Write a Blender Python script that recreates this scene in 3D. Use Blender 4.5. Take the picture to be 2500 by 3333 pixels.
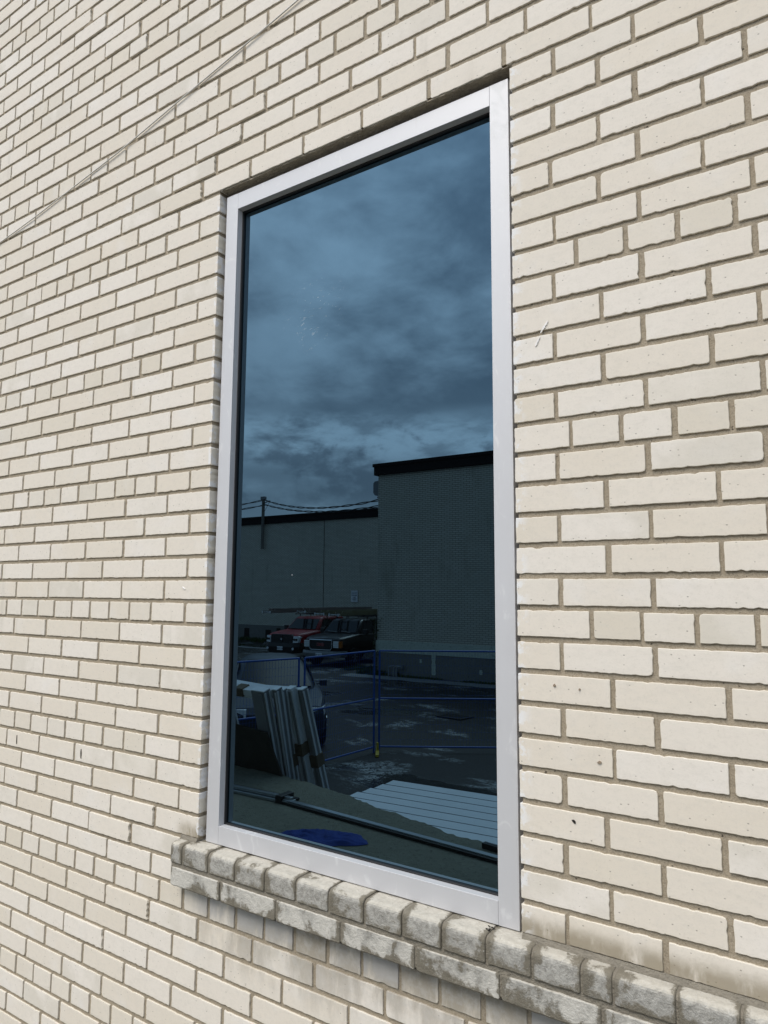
import bpy, math, random
from mathutils import Vector, Matrix, noise

for o in list(bpy.data.objects):
    bpy.data.objects.remove(o, do_unlink=True)
SC = bpy.context.scene
COL = SC.collection

# ------------------------------------------------------------------ camera, sky, sun, exposure
U = 0.0677            # one brick course, metres
HZ = 4.122            # height of the window opening's head above the parking lot
DECK = 1.31           # top of the concrete loading deck
GY = 0.043            # plane of the glass (wall face is y = 0, outdoors is y < 0)

def basis(yaw, pitch, roll):
    cy, sy = math.cos(yaw), math.sin(yaw)
    f = Vector((-sy*math.cos(pitch), cy*math.cos(pitch), math.sin(pitch)))
    r0 = Vector((cy, sy, 0)); u0 = r0.cross(f)
    return r0*math.cos(roll)+u0*math.sin(roll), -r0*math.sin(roll)+u0*math.cos(roll), f
cd = bpy.data.cameras.new('camera'); cam = bpy.data.objects.new('camera', cd); COL.objects.link(cam)
r_, u_, f_ = basis(0.5906, 0.1129, 0.0066)
cam.matrix_world = Matrix(((r_.x, u_.x, -f_.x, 1.6165), (r_.y, u_.y, -f_.y, -1.4667), (r_.z, u_.z, -f_.z, 2.860), (0, 0, 0, 1)))
cd.sensor_fit = 'HORIZONTAL'; cd.sensor_width = 36; cd.lens = 33.26
cd.clip_start = 0.05; cd.clip_end = 3000
SC.camera = cam

SUN_EL, SUN_AZ = math.radians(54), math.radians(192)     # azimuth clockwise from +Y
world = bpy.data.worlds.new('World'); SC.world = world; world.use_nodes = True
WN = world.node_tree; WN.nodes.clear()

class NT:
    """small helper for building node trees"""
    def __init__(s, t): s.t = t
    def n(s, kind, **kw):
        x = s.t.nodes.new(kind)
        for k, v in kw.items():
            if k.startswith('i_'):
                key = k[2:]
                key = int(key) if key.isdigit() else key.replace('_', ' ')
                s.set(x.inputs[key], v)
            else: setattr(x, k, v)
        return x
    def set(s, sock, v):
        if isinstance(v, bpy.types.NodeSocket): s.t.links.new(v, sock)
        elif isinstance(v, bpy.types.Node): s.t.links.new(v.outputs[0], sock)
        elif isinstance(v, (tuple, list)) and len(v) == 3 and sock.type == 'RGBA': sock.default_value = (*v, 1)
        else: sock.default_value = v
    def math(s, op, a, b=0.0, c=0.0, clamp=False):
        x = s.t.nodes.new('ShaderNodeMath'); x.operation = op; x.use_clamp = clamp
        s.set(x.inputs[0], a); s.set(x.inputs[1], b); s.set(x.inputs[2], c); return x.outputs[0]
    def mix(s, f, a, b, mode='MIX'):
        x = s.t.nodes.new('ShaderNodeMix'); x.data_type = 'RGBA'; x.blend_type = mode
        s.set(x.inputs[0], f); s.set(x.inputs[6], a); s.set(x.inputs[7], b); return x.outputs[2]
    def ramp(s, v, a, b, smooth=True):
        x = s.t.nodes.new('ShaderNodeMapRange'); x.interpolation_type = 'SMOOTHSTEP' if smooth else 'LINEAR'
        s.set(x.inputs[0], v); s.set(x.inputs[1], a); s.set(x.inputs[2], b); return x.outputs[0]
    def noise(s, vec, scale, detail=4, rough=.55, dist=0.0, out=0):
        x = s.t.nodes.new('ShaderNodeTexNoise'); s.set(x.inputs['Vector'], vec)
        x.inputs['Scale'].default_value = scale; x.inputs['Detail'].default_value = detail
        x.inputs['Roughness'].default_value = rough; x.inputs['Distortion'].default_value = dist
        return x.outputs[out]
    def vmul(s, vec, m, add=(0, 0, 0)):
        x = s.t.nodes.new('ShaderNodeMapping'); s.set(x.inputs[0], vec)
        x.inputs['Scale'].default_value = m; x.inputs['Location'].default_value = add; return x.outputs[0]

w = NT(WN)
tc = w.n('ShaderNodeTexCoord').outputs['Generated']
sep = w.n('ShaderNodeSeparateXYZ', i_0=tc)
zc = w.math('MAXIMUM', sep.outputs[2], 0.0)
den = w.math('ADD', zc, 0.17)
cx = w.math('DIVIDE', sep.outputs[0], den); cy_ = w.math('DIVIDE', sep.outputs[1], den)
cv = w.n('ShaderNodeCombineXYZ', i_0=cx, i_1=cy_, i_2=1.7).outputs[0]
big = w.noise(w.vmul(cv, (1, 1, 1), (3.1, 0.4, 0)), .62, 3, .45, .3)
med = w.noise(w.vmul(cv, (1, 1, 1), (7.3, 2.2, 1)), 1.5, 5, .5, .35)
sml = w.noise(w.vmul(cv, (1, 1, 1), (1.3, 5.2, 4)), 4.0, 8, .6, .2)
dens = w.math('ADD', w.math('MULTIPLY', big, .50), w.math('ADD', w.math('MULTIPLY', med, .42), w.math('MULTIPLY', sml, .20)))
dk = w.ramp(w.math('ADD', dens, w.math('MULTIPLY', w.ramp(sep.outputs[2], .3, .6), .045)), .46, .62)
CLOUD_HI, CLOUD_LO = (9.2, 10.0, 11.1), (2.55, 3.1, 3.85)
cloud = w.mix(dk, CLOUD_HI, CLOUD_LO)
# low band of ragged cumulus near the horizon
low = w.noise(w.vmul(tc, (1, 1, 1.7), (.61, .1, .3)), 7.5, 8, .58, .15)
lowm = w.math('MULTIPLY', w.ramp(low, .47, .58), w.math('MULTIPLY', w.ramp(sep.outputs[2], .10, .145), w.ramp(w.math('ADD', sep.outputs[2], w.math('MULTIPLY', w.math('SUBTRACT', low, .5), -.25)), .225, .195)))
hor = w.math('MULTIPLY', w.ramp(sep.outputs[2], .34, .12), .42)
cloud = w.mix(hor, cloud, (11.2, 11.9, 12.9))
band = w.math('MULTIPLY', w.math('MULTIPLY', w.ramp(sep.outputs[2], .16, .20), w.ramp(sep.outputs[2], .265, .225)), w.ramp(sml, .35, .6))
cloud = w.mix(w.math('MULTIPLY', band, .9), cloud, (12.0, 13.0, 14.2))
cloud = w.mix(w.math('MULTIPLY', lowm, .78), cloud, (3.0, 3.4, 4.1))
# the overcast is brighter on the sun's side of the sky
sdir = w.n('ShaderNodeVectorMath', operation='DOT_PRODUCT', i_0=tc, i_1=(math.sin(SUN_AZ)*math.cos(SUN_EL), math.cos(SUN_AZ)*math.cos(SUN_EL), math.sin(SUN_EL))).outputs['Value']
glow = w.math('ADD', w.math('ADD', .62, w.math('MULTIPLY', zc, .72)), w.math('MULTIPLY', w.math('POWER', w.math('MAXIMUM', sdir, 0.0), 7.0), 1.1))
cloud = w.mix(1.0, cloud, w.n('ShaderNodeCombineXYZ', i_0=glow, i_1=glow, i_2=glow).outputs[0], 'MULTIPLY')
sky = w.n('ShaderNodeTexSky', sky_type='NISHITA', sun_disc=False, sun_elevation=SUN_EL, sun_rotation=SUN_AZ)
skyc = w.mix(.93, sky.outputs[0], cloud)
bg = w.n('ShaderNodeBackground', i_0=skyc, i_1=0.10)
wo = w.n('ShaderNodeOutputWorld', i_0=bg)

sl = bpy.data.lights.new('sun', 'SUN'); sl.energy = 1.6; sl.angle = math.radians(34); sl.color = (1, .925, .82)
sun = bpy.data.objects.new('sun', sl); COL.objects.link(sun)
sv = Vector((math.sin(SUN_AZ)*math.cos(SUN_EL), math.cos(SUN_AZ)*math.cos(SUN_EL), math.sin(SUN_EL)))
sun.rotation_euler = sv.to_track_quat('Z', 'Y').to_euler()

SC.view_settings.view_transform = 'Standard'; SC.view_settings.look = 'None'
SC.view_settings.exposure = 0.81; SC.view_settings.gamma = 1
SC.render.engine = 'CYCLES'
SC.cycles.max_bounces = 8; SC.cycles.glossy_bounces = 5; SC.cycles.diffuse_bounces = 3

# ------------------------------------------------------------------ materials
MATS = {}
def material(name):
    m = bpy.data.materials.new(name); m.use_nodes = True; m.node_tree.nodes.clear()
    t = NT(m.node_tree); MATS[name] = m
    out = t.n('ShaderNodeOutputMaterial')
    return m, t, out
def simple(name, col, rough=.6, metal=0.0, var=.12, scale=6.0, bump=0.0, bscale=60, spec=.5, coat=0.0):
    m, t, out = material(name)
    pos = t.n('ShaderNodeTexCoord').outputs['Object']
    nz = t.noise(pos, scale, 5)
    dark = tuple(c*(1-var) for c in col); lite = tuple(min(1, c*(1+var)) for c in col)
    c = t.mix(nz, dark, lite)
    b = t.n('ShaderNodeBsdfPrincipled')
    t.set(b.inputs['Base Color'], c)
    t.set(b.inputs['Roughness'], t.math('ADD', rough-.05, t.math('MULTIPLY', nz, .1)))
    b.inputs['Metallic'].default_value = metal; b.inputs['Specular IOR Level'].default_value = spec
    b.inputs['Coat Weight'].default_value = coat
    if bump:
        bp = t.n('ShaderNodeBump', i_Strength=bump, i_Distance=.01, i_Height=t.noise(pos, bscale, 5))
        t.set(b.inputs['Normal'], bp.outputs[0])
    t.set(out.inputs[0], b.outputs[0]); return m

W_ = 14.567           # width of the window opening in courses
def brick_material():
    m, t, out = material('cream_brick')
    pos = t.n('ShaderNodeNewGeometry').outputs['Position']
    sp = t.n('ShaderNodeSeparateXYZ', i_0=pos)
    rnd = t.n('ShaderNodeAttribute', attribute_name='rnd').outputs['Fac']
    hdr = t.n('ShaderNodeAttribute', attribute_name='tan').outputs['Fac']
    off = t.n('ShaderNodeCombineXYZ', i_0=t.math('MULTIPLY', rnd, 37.0), i_1=t.math('MULTIPLY', rnd, 11.0), i_2=t.math('MULTIPLY', rnd, 23.0)).outputs[0]
    lp = t.n('ShaderNodeVectorMath', operation='ADD', i_0=pos, i_1=off).outputs[0]
    n1 = t.noise(lp, 9, 3, .5); n2 = t.noise(t.vmul(lp, (1, 1, 1.8)), 46, 6, .68); n3 = t.noise(lp, 190, 3, .6)
    base = t.mix(t.math('ADD', t.math('MULTIPLY', rnd, .75), t.math('MULTIPLY', n1, .3)), (.656, .586, .488), (.728, .676, .612))
    base = t.mix(t.math('MULTIPLY', hdr, .40), base, (.565, .512, .415))
    base = t.mix(t.math('MULTIPLY', t.ramp(n2, .42, .75), .30), base, (.540, .505, .445))
    base = t.mix(t.math('MULTIPLY', t.ramp(n1, .55, .8), .30), base, (.72, .695, .665))
    # pits and specks
    vor = t.n('ShaderNodeTexVoronoi', i_Vector=t.vmul(lp, (1, 1, 1.5)), i_Scale=72.0); vor.feature = 'F1'
    spk = t.math('MULTIPLY', t.ramp(vor.outputs['Distance'], .17, .08), t.ramp(t.n('ShaderNodeSeparateColor', i_0=vor.outputs['Color']).outputs[0], .72, .80))
    base = t.mix(t.math('MULTIPLY', spk, .7), base, (.20, .18, .15))
    odd = t.math('MULTIPLY', t.ramp(rnd, .90, .94), t.ramp(n1, .35, .6))
    base = t.mix(t.math('MULTIPLY', odd, .45), base, (.52, .475, .39))
    streak = t.math('MULTIPLY', t.ramp(t.noise(t.vmul(pos, (1, 1, .12)), 11, 4, .6), .60, .72), t.ramp(t.noise(pos, 1.3, 2), .5, .62))
    base = t.mix(t.math('MULTIPLY', streak, .25), base, (.40, .37, .31))
    # darker, creamier rim of each brick face
    rim = t.n('ShaderNodeAttribute', attribute_name='rim').outputs['Fac']
    base = t.mix(t.math('MULTIPLY', t.math('MULTIPLY', rim, t.ramp(n3, .25, .6)), .38), base, (.735, .675, .545))
    base = t.mix(t.math('MULTIPLY', t.ramp(n3, .52, .70), .16), base, (.45, .41, .34))
    base = t.mix(t.math('MULTIPLY', t.ramp(t.noise(lp, 480, 3, .7), .58, .70), .22), base, (.40, .36, .30))
    # grime under and above the projecting sill
    z, x = sp.outputs[2], sp.outputs[0]
    gn = t.noise(t.vmul(pos, (1, 1, .35)), 13, 6, .65); gn2 = t.noise(pos, 34, 6, .7)
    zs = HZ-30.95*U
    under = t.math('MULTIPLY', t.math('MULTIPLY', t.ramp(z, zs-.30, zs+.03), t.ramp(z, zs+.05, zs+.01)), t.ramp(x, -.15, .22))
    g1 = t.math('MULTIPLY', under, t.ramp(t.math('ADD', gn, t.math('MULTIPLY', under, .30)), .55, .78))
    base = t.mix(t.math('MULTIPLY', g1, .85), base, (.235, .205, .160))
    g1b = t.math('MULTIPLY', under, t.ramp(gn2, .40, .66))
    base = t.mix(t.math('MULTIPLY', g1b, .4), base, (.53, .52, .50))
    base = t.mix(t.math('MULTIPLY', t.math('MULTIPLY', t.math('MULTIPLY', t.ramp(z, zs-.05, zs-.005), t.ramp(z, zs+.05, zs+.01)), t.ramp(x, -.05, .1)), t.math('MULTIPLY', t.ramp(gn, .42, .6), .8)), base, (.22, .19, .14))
    under2 = t.math('MULTIPLY', t.math('MULTIPLY', t.ramp(z, zs-.075, zs-.05), t.ramp(z, zs+.05, zs+.01)), t.ramp(x, -.03, .03))
    base = t.mix(t.math('MULTIPLY', under2, t.math('MULTIPLY', t.math('MULTIPLY', t.ramp(rnd, .45, .6), t.ramp(gn, .35, .55)), .6)), base, (.43, .42, .41))
    zb = HZ-29.0*U
    lowb = t.math('MULTIPLY', t.ramp(t.math('ADD', z, t.math('MULTIPLY', gn2, .020)), zb+.060, zb+.022), t.ramp(z, zb-.012, zb-.002))
    side = t.math('MAXIMUM', t.ramp(x, W_*U-.01, W_*U), t.ramp(x, -.11, -.04))
    base = t.mix(t.math('MULTIPLY', t.math('MULTIPLY', t.math('MULTIPLY', lowb, t.ramp(gn, .30, .52)), side), .78), base, (.225, .185, .120))
    # whitish scuffs beside the jambs
    zin = t.math('MULTIPLY', t.ramp(z, zb-.005, zb+.005), t.ramp(z, HZ+.005, HZ-.005))
    near = t.math('MAXIMUM', t.math('MULTIPLY', t.ramp(x, W_*U+.035, W_*U), t.ramp(x, W_*U-.04, W_*U-.03)), t.math('MULTIPLY', t.math('MULTIPLY', t.ramp(x, -.014, -.005), t.ramp(x, .02, .01)), 1.0))
    sc = t.math('MULTIPLY', t.math('MULTIPLY', near, zin), t.ramp(t.noise(pos, 24, 5, .65), .50, .56))
    base = t.mix(t.math('MULTIPLY', sc, .75), base, (.74, .74, .75))
    b = t.n('ShaderNodeBsdfPrincipled'); t.set(b.inputs['Base Color'], base)
    b.inputs['Roughness'].default_value = .86; b.inputs['Specular IOR Level'].default_value = .25
    h = t.math('ADD', t.math('MULTIPLY', n2, .5), t.math('ADD', t.math('MULTIPLY', n3, .35), t.math('MULTIPLY', spk, -1.2)))
    t.set(b.inputs['Normal'], t.n('ShaderNodeBump', i_Strength=.22, i_Distance=.002, i_Height=h).outputs[0])
    t.set(out.inputs[0], b.outputs[0]); return m
def mortar_material():
    m, t, out = material('grey_brown_mortar')
    pos = t.n('ShaderNodeNewGeometry').outputs['Position']
    n1 = t.noise(pos, 6, 3); n2 = t.noise(pos, 330, 4, .7); n3 = t.noise(pos, 60, 5, .6)
    c = t.mix(n1, (.300, .250, .182), (.385, .325, .245))
    c = t.mix(t.math('MULTIPLY', t.ramp(n2, .50, .68), .55), c, (.15, .125, .095))
    c = t.mix(t.math('MULTIPLY', t.ramp(n2, .46, .30), .45), c, (.49, .44, .36))
    c = t.mix(t.math('MULTIPLY', t.ramp(t.noise(pos, 85, 2, .5), .735, .77), .85), c, (.05, .04, .03))
    b = t.n('ShaderNodeBsdfPrincipled'); t.set(b.inputs['Base Color'], c); b.inputs['Roughness'].default_value = .95
    b.inputs['Specular IOR Level'].default_value = .15
    h = t.math('ADD', t.math('MULTIPLY', n3, .8), t.math('MULTIPLY', n2, .6))
    t.set(b.inputs['Normal'], t.n('ShaderNodeBump', i_Strength=.7, i_Distance=.004, i_Height=h).outputs[0])
    t.set(out.inputs[0], b.outputs[0]); return m
def sill_material():
    m, t, out = material('weathered_sill_brick')
    pos = t.n('ShaderNodeNewGeometry').outputs['Position']
    rnd = t.n('ShaderNodeAttribute', attribute_name='rnd').outputs['Fac']
    rim = t.n('ShaderNodeAttribute', attribute_name='rim').outputs['Fac']
    off = t.n('ShaderNodeCombineXYZ', i_0=t.math('MULTIPLY', rnd, 31.0), i_1=rnd, i_2=t.math('MULTIPLY', rnd, 7.0)).outputs[0]
    lp = t.n('ShaderNodeVectorMath', operation='ADD', i_0=pos, i_1=off).outputs[0]
    n1 = t.noise(lp, 14, 5, .6, .4); n2 = t.noise(lp, 70, 8, .72, .5); n3 = t.noise(lp, 230, 4, .7)
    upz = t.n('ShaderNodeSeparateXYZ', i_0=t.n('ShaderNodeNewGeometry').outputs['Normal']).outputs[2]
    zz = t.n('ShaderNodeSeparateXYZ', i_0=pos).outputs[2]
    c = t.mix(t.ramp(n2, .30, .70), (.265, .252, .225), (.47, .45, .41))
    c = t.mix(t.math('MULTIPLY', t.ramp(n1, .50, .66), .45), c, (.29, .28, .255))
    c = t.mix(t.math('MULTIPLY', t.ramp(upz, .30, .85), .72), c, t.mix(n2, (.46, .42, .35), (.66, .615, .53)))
    row = t.ramp(zz, HZ-30.02*U, HZ-30.06*U)      # the lower course is paler
    c = t.mix(t.math('MULTIPLY', t.math('MULTIPLY', row, t.ramp(n1, .66, .40)), .72), c, (.61, .58, .52))
    d = t.ramp(t.math('ADD', t.math('MULTIPLY', rim, .24), t.math('ADD', t.math('MULTIPLY', n1, .75), t.math('MULTIPLY', n2, .40))), .635, .735)
    c = t.mix(t.math('MULTIPLY', d, .86), c, (.150, .130, .094))
    c = t.mix(t.math('MULTIPLY', t.ramp(n3, .62, .72), .4), c, (.72, .71, .69))
    b = t.n('ShaderNodeBsdfPrincipled'); t.set(b.inputs['Base Color'], c); b.inputs['Roughness'].default_value = .9
    b.inputs['Specular IOR Level'].default_value = .2
    h = t.math('ADD', t.math('MULTIPLY', n2, 1.0), t.math('MULTIPLY', n3, .4))
    t.set(b.inputs['Normal'], t.n('ShaderNodeBump', i_Strength=.8, i_Distance=.006, i_Height=h).outputs[0])
    t.set(out.inputs[0], b.outputs[0]); return m
def frame_material():
    m, t, out = material('silver_painted_aluminium')
    pos = t.n('ShaderNodeNewGeometry').outputs['Position']
    n1 = t.noise(pos, 5, 3); n2 = t.noise(t.vmul(pos, (1, 1, .5)), 26, 5, .6, 1.2)
    c = t.mix(n1, (.545, .54, .55), (.59, .585, .595))
    sm = t.ramp(n2, .585, .68)
    c = t.mix(t.math('MULTIPLY', sm, .35), c, (.74, .74, .73))
    c = t.mix(t.math('MULTIPLY', t.ramp(t.noise(t.vmul(pos, (1, 1, .15)), 40, 4, .6), .6, .75), .12), c, (.42, .41, .39))
    b = t.n('ShaderNodeBsdfPrincipled'); t.set(b.inputs['Base Color'], c)
    b.inputs['Metallic'].default_value = .25
    t.set(b.inputs['Roughness'], t.math('ADD', .52, t.math('MULTIPLY', sm, .15)))
    t.set(out.inputs[0], b.outputs[0]); return m
def glass_material():
    m, t, out = material('tinted_mirror_glass')
    pos = t.n('ShaderNodeNewGeometry').outputs['Position']
    gl = t.n('ShaderNodeBsdfGlossy', i_Color=(.073, .126, .166), i_Roughness=0.0)
    fr = t.n('ShaderNodeBsdfGlossy', i_Color=(.27, .31, .35), i_Roughness=0.0)
    lw = t.n('ShaderNodeLayerWeight', i_Blend=.22)
    mx = t.n('ShaderNodeMixShader', i_0=lw.outputs['Fresnel'], i_1=gl, i_2=fr)
    # dust specks and a few smears on the outer face
    vor = t.n('ShaderNodeTexVoronoi', i_Vector=pos, i_Scale=13.0)
    spk = t.math('MULTIPLY', t.ramp(vor.outputs['Distance'], .032, .018), t.ramp(t.n('ShaderNodeSeparateColor', i_0=vor.outputs['Color']).outputs[0], .84, .87))
    blob = t.n('ShaderNodeVectorMath', operation='DISTANCE', i_0=pos, i_1=(.36, GY, HZ-6.9*U)).outputs['Value']
    sm = t.math('MULTIPLY', t.ramp(blob, .14, .05), t.ramp(t.noise(t.vmul(pos, (1, 1, 2.2)), 55, 5, .6, .6), .60, .68))
    dirt = t.math('MINIMUM', t.math('ADD', t.math('MULTIPLY', spk, .75), t.math('MULTIPLY', sm, .22)), 1.0)
    df = t.n('ShaderNodeBsdfDiffuse', i_Color=(.55, .58, .60))
    # a thin film of dust, the same everywhere
    haze = t.math('MAXIMUM', dirt, .0008)
    mx2 = t.n('ShaderNodeMixShader', i_0=haze, i_1=mx.outputs[0], i_2=df)
    t.set(out.inputs[0], mx2.outputs[0]); return m
def far_brick_material(name, dull):
    m, t, out = material(name)
    pos = t.n('ShaderNodeNewGeometry').outputs['Position']
    sp = t.n('ShaderNodeSeparateXYZ', i_0=pos)
    v = t.n('ShaderNodeCombineXYZ', i_0=t.math('ADD', sp.outputs[0], sp.outputs[1]), i_1=sp.outputs[2]).outputs[0]
    br = t.n('ShaderNodeTexBrick', i_Vector=v, i_Color1=(.54*dull, .50*dull, .415*dull), i_Color2=(.60*dull, .565*dull, .48*dull), i_Mortar=(.20, .18, .14),
             i_Scale=1.0, i_Mortar_Size=.009, i_Brick_Width=.214, i_Row_Height=.0677, i_Mortar_Smooth=.2)
    n1 = t.noise(pos, .45, 5, .6); n2 = t.noise(t.vmul(pos, (1, 1, .25)), 1.6, 5, .6)
    c = t.mix(t.math('MULTIPLY', t.ramp(n1, .35, .7), .28), br.outputs[0], (.38, .38, .31))
    c = t.mix(t.math('MULTIPLY', t.ramp(n2, .56, .72), .30), c, (.13, .14, .09))
    b = t.n('ShaderNodeBsdfPrincipled'); t.set(b.inputs['Base Color'], c); b.inputs['Roughness'].default_value = .9
    t.set(out.inputs[0], b.outputs[0]); return m
def concrete_material(name, c0, c1, scale=7, bump=.6):
    m, t, out = material(name)
    pos = t.n('ShaderNodeNewGeometry').outputs['Position']
    n1 = t.noise(pos, scale*.3, 5); n2 = t.noise(pos, scale*(4.2 if name == 'rough_deck_concrete' else 9), 7, .78); n3 = t.noise(pos, scale*2.2, 5, .6, .4)
    c = t.mix(n1, c0, c1)
    c = t.mix(t.math('MULTIPLY', t.ramp(n2, .53, .66), .75), c, tuple(x*.35 for x in c0))
    c = t.mix(t.math('MULTIPLY', t.ramp(n3, .58, .72), .4), c, tuple(min(1, x*1.3) for x in c1))
    b = t.n('ShaderNodeBsdfPrincipled'); t.set(b.inputs['Base Color'], c); b.inputs['Roughness'].default_value = .9
    t.set(b.inputs['Normal'], t.n('ShaderNodeBump', i_Strength=bump, i_Distance=.02, i_Height=n2).outputs[0])
    t.set(out.inputs[0], b.outputs[0]); return m
def asphalt_material():
    m, t, out = material('wet_worn_asphalt')
    pos = t.n('ShaderNodeNewGeometry').outputs['Position']
    flat = t.vmul(pos, (1, 1, 0))
    n1 = t.noise(t.vmul(flat, (.85, 1.25, 1), (3.7, 1.2, 0)), .62, 8, .66, .35)
    n2 = t.noise(flat, 26, 6, .75); n3 = t.noise(t.vmul(flat, (.6, 1.5, 1), (9, 4, 0)), .33, 5, .55)
    vor = t.n('ShaderNodeTexVoronoi', i_Vector=t.n('ShaderNodeVectorMath', operation='ADD', i_0=flat, i_1=t.noise(flat, 3, 3, out=1)).outputs[0], i_Scale=3.4)
    vor.feature = 'DISTANCE_TO_EDGE'
    crack = t.ramp(vor.outputs['Distance'], .07, .03)
    patch = t.math('MULTIPLY', t.ramp(n1, .54, .62), t.math('SUBTRACT', 1.0, crack))
    patch = t.math('MULTIPLY', patch, t.ramp(t.math('ADD', n2, t.math('MULTIPLY', t.noise(flat, 7, 5, .7), .6)), .66, .86))
    c = t.mix(t.noise(flat, 1.3, 5), (.012, .012, .013), (.026, .025, .025))
    grit = t.ramp(n2, .62, .72)
    c = t.mix(t.math('MULTIPLY', grit, .35), c, (.10, .095, .09))
    c = t.mix(patch, c, t.mix(t.noise(flat, 5, 4), (.28, .28, .275), (.46, .46, .45)))
    c = t.mix(t.math('MULTIPLY', crack, t.math('MULTIPLY', t.ramp(n1, .45, .55), .8)), c, (.012, .012, .012))
    pud = t.ramp(n3, .56, .60)
    rough = t.math('SUBTRACT', .62, t.math('MULTIPLY', t.math('MULTIPLY', pud, t.math('SUBTRACT', 1.0, patch)), .50))
    b = t.n('ShaderNodeBsdfPrincipled'); t.set(b.inputs['Base Color'], c); t.set(b.inputs['Roughness'], rough); b.inputs['Specular IOR Level'].default_value = .3
    t.set(b.inputs['Normal'], t.n('ShaderNodeBump', i_Strength=t.math('SUBTRACT', .5, t.math('MULTIPLY', pud, .45)), i_Distance=.02, i_Height=n2).outputs[0])
    t.set(out.inputs[0], b.outputs[0]); return m

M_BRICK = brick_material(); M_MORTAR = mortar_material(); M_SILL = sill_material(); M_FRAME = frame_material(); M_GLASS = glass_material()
M_NEARB = far_brick_material('warehouse_brick_near', 1.04); M_FARB = far_brick_material('warehouse_brick_far', 1.22)  # plain brick tone, scaled separately for each warehouse
M_DECK = concrete_material('rough_deck_concrete', (.22, .21, .155), (.40, .385, .295), 9, 1.6)
M_FND = concrete_material('foundation_concrete', (.15, .145, .13), (.24, .235, .22), 2, .5)
M_FNDL = concrete_material('pale_foundation_concrete', (.46, .49, .40), (.68, .70, .60), 2.2, .5)
M_ASPH = asphalt_material()
M_STRIP = concrete_material('broken_concrete_strip', (.20, .20, .20), (.36, .36, .36), 5, .8)
M_GASK = simple('black_rubber', (.012, .012, .013), .55)
M_CAV = simple('dark_cavity', (.018, .015, .013), .95)
M_CABLE = simple('grey_cable', (.62, .59, .54), .5)
M_FASC = simple('black_fascia_metal', (.006, .006, .008), .6, spec=.15)
M_BLUE = simple('blue_powder_coat', (.014, .085, .36), .42, 0, .15, 9)
M_YEL = simple('yellow_paint', (.55, .40, .03), .5)
M_STEEL = simple('galvanised_steel', (.72, .74, .76), .35, .15, .08, 4)
M_STEELD = simple('dull_shaded_steel', (.25, .255, .26), .42, .2, .12, 3)  # darker steel copy for shaded frame faces; also bumper and lettering
M_WHITEM = simple('white_sheet_metal', (.82, .84, .86), .34, .1, .04, 2)
M_ALU = simple('dark_aluminium', (.40, .43, .45), .3, .7, .1, 5)
M_ALUD = simple('black_aluminium', (.03, .032, .035), .4, .5)
M_PLY = concrete_material('dark_stained_plywood', (.030, .024, .016), (.055, .045, .030), 3, .3)
M_TAPE = simple('brown_cardboard', (.13, .10, .065), .85, 0, .2, 30, .3, 90)
M_RAG = simple('blue_cloth', (.014, .040, .22), .9, 0, .3, 12, .4, 220)
M_RED = simple('dark_red_car_paint', (.30, .006, .013), .45, .0, .04, 2, coat=.1)
M_BLK = simple('black_car_paint', (.006, .006, .008), .3, .1, .04, 2, coat=.2)
M_SLATE = simple('slate_blue_car_paint', (.014, .022, .036), .5, .05, .04, 2, coat=.12)
M_AGL = simple('car_window_glass', (.012, .016, .02), .06, .0, .02, 2, spec=.55)
M_AGLD = simple('dark_car_glass', (.010, .014, .02), .16, .0, .02, 2, spec=.14)
M_CHR = simple('chrome', (.72, .74, .76), .16, 1.0, .02)
M_BPL = simple('black_bumper_plastic', (.020, .020, .022), .55)
M_LAMP = simple('clear_headlamp', (.88, .90, .92), .25, .0, .15, 25)
M_AMB = simple('amber_lens', (.45, .13, .02), .3)
M_TYRE = simple('tyre_rubber', (.012, .012, .012), .85)
M_RIM = simple('alloy_rim', (.35, .36, .37), .3, .8)
M_FIBR = simple('fibreglass_rail', (.24, .19, .17), .5)
M_FIBY = simple('yellow_fibreglass', (.22, .20, .12), .5)
M_WOODP = simple('weathered_pole', (.17, .16, .14), .8)
M_WIRE = simple('black_wire', (.010, .010, .012), .6)
M_SIGN = simple('white_sign_plate', (.86, .87, .90), .45)
M_INK = simple('dark_ink', (.015, .02, .05), .6)
M_GREYB = simple('grey_metal_box', (.20, .21, .22), .55)
M_GRASS = simple('grass_green', (.035, .07, .015), .9, 0, .4, 8)
M_LEAF = simple('leaf_green', (.06, .085, .02), .8, 0, .5, 20)
M_GRATE = simple('iron_grate', (.05, .048, .045), .6, .5)
M_GOLD = simple('dull_red_emblem', (.35, .03, .03), .4)
M_PIPE = simple('grey_pipe', (.30, .30, .29), .6)
M_MORTD = simple('dirty_mortar', (.215, .190, .150), .95, 0, .3, 60, .6, 200)
M_LINT = simple('dirty_lintel', (.34, .29, .22), .9, .1, .4, 30, .8, 120)
M_CRACK = simple('open_crack', (.035, .028, .02), 1.0)

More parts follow.
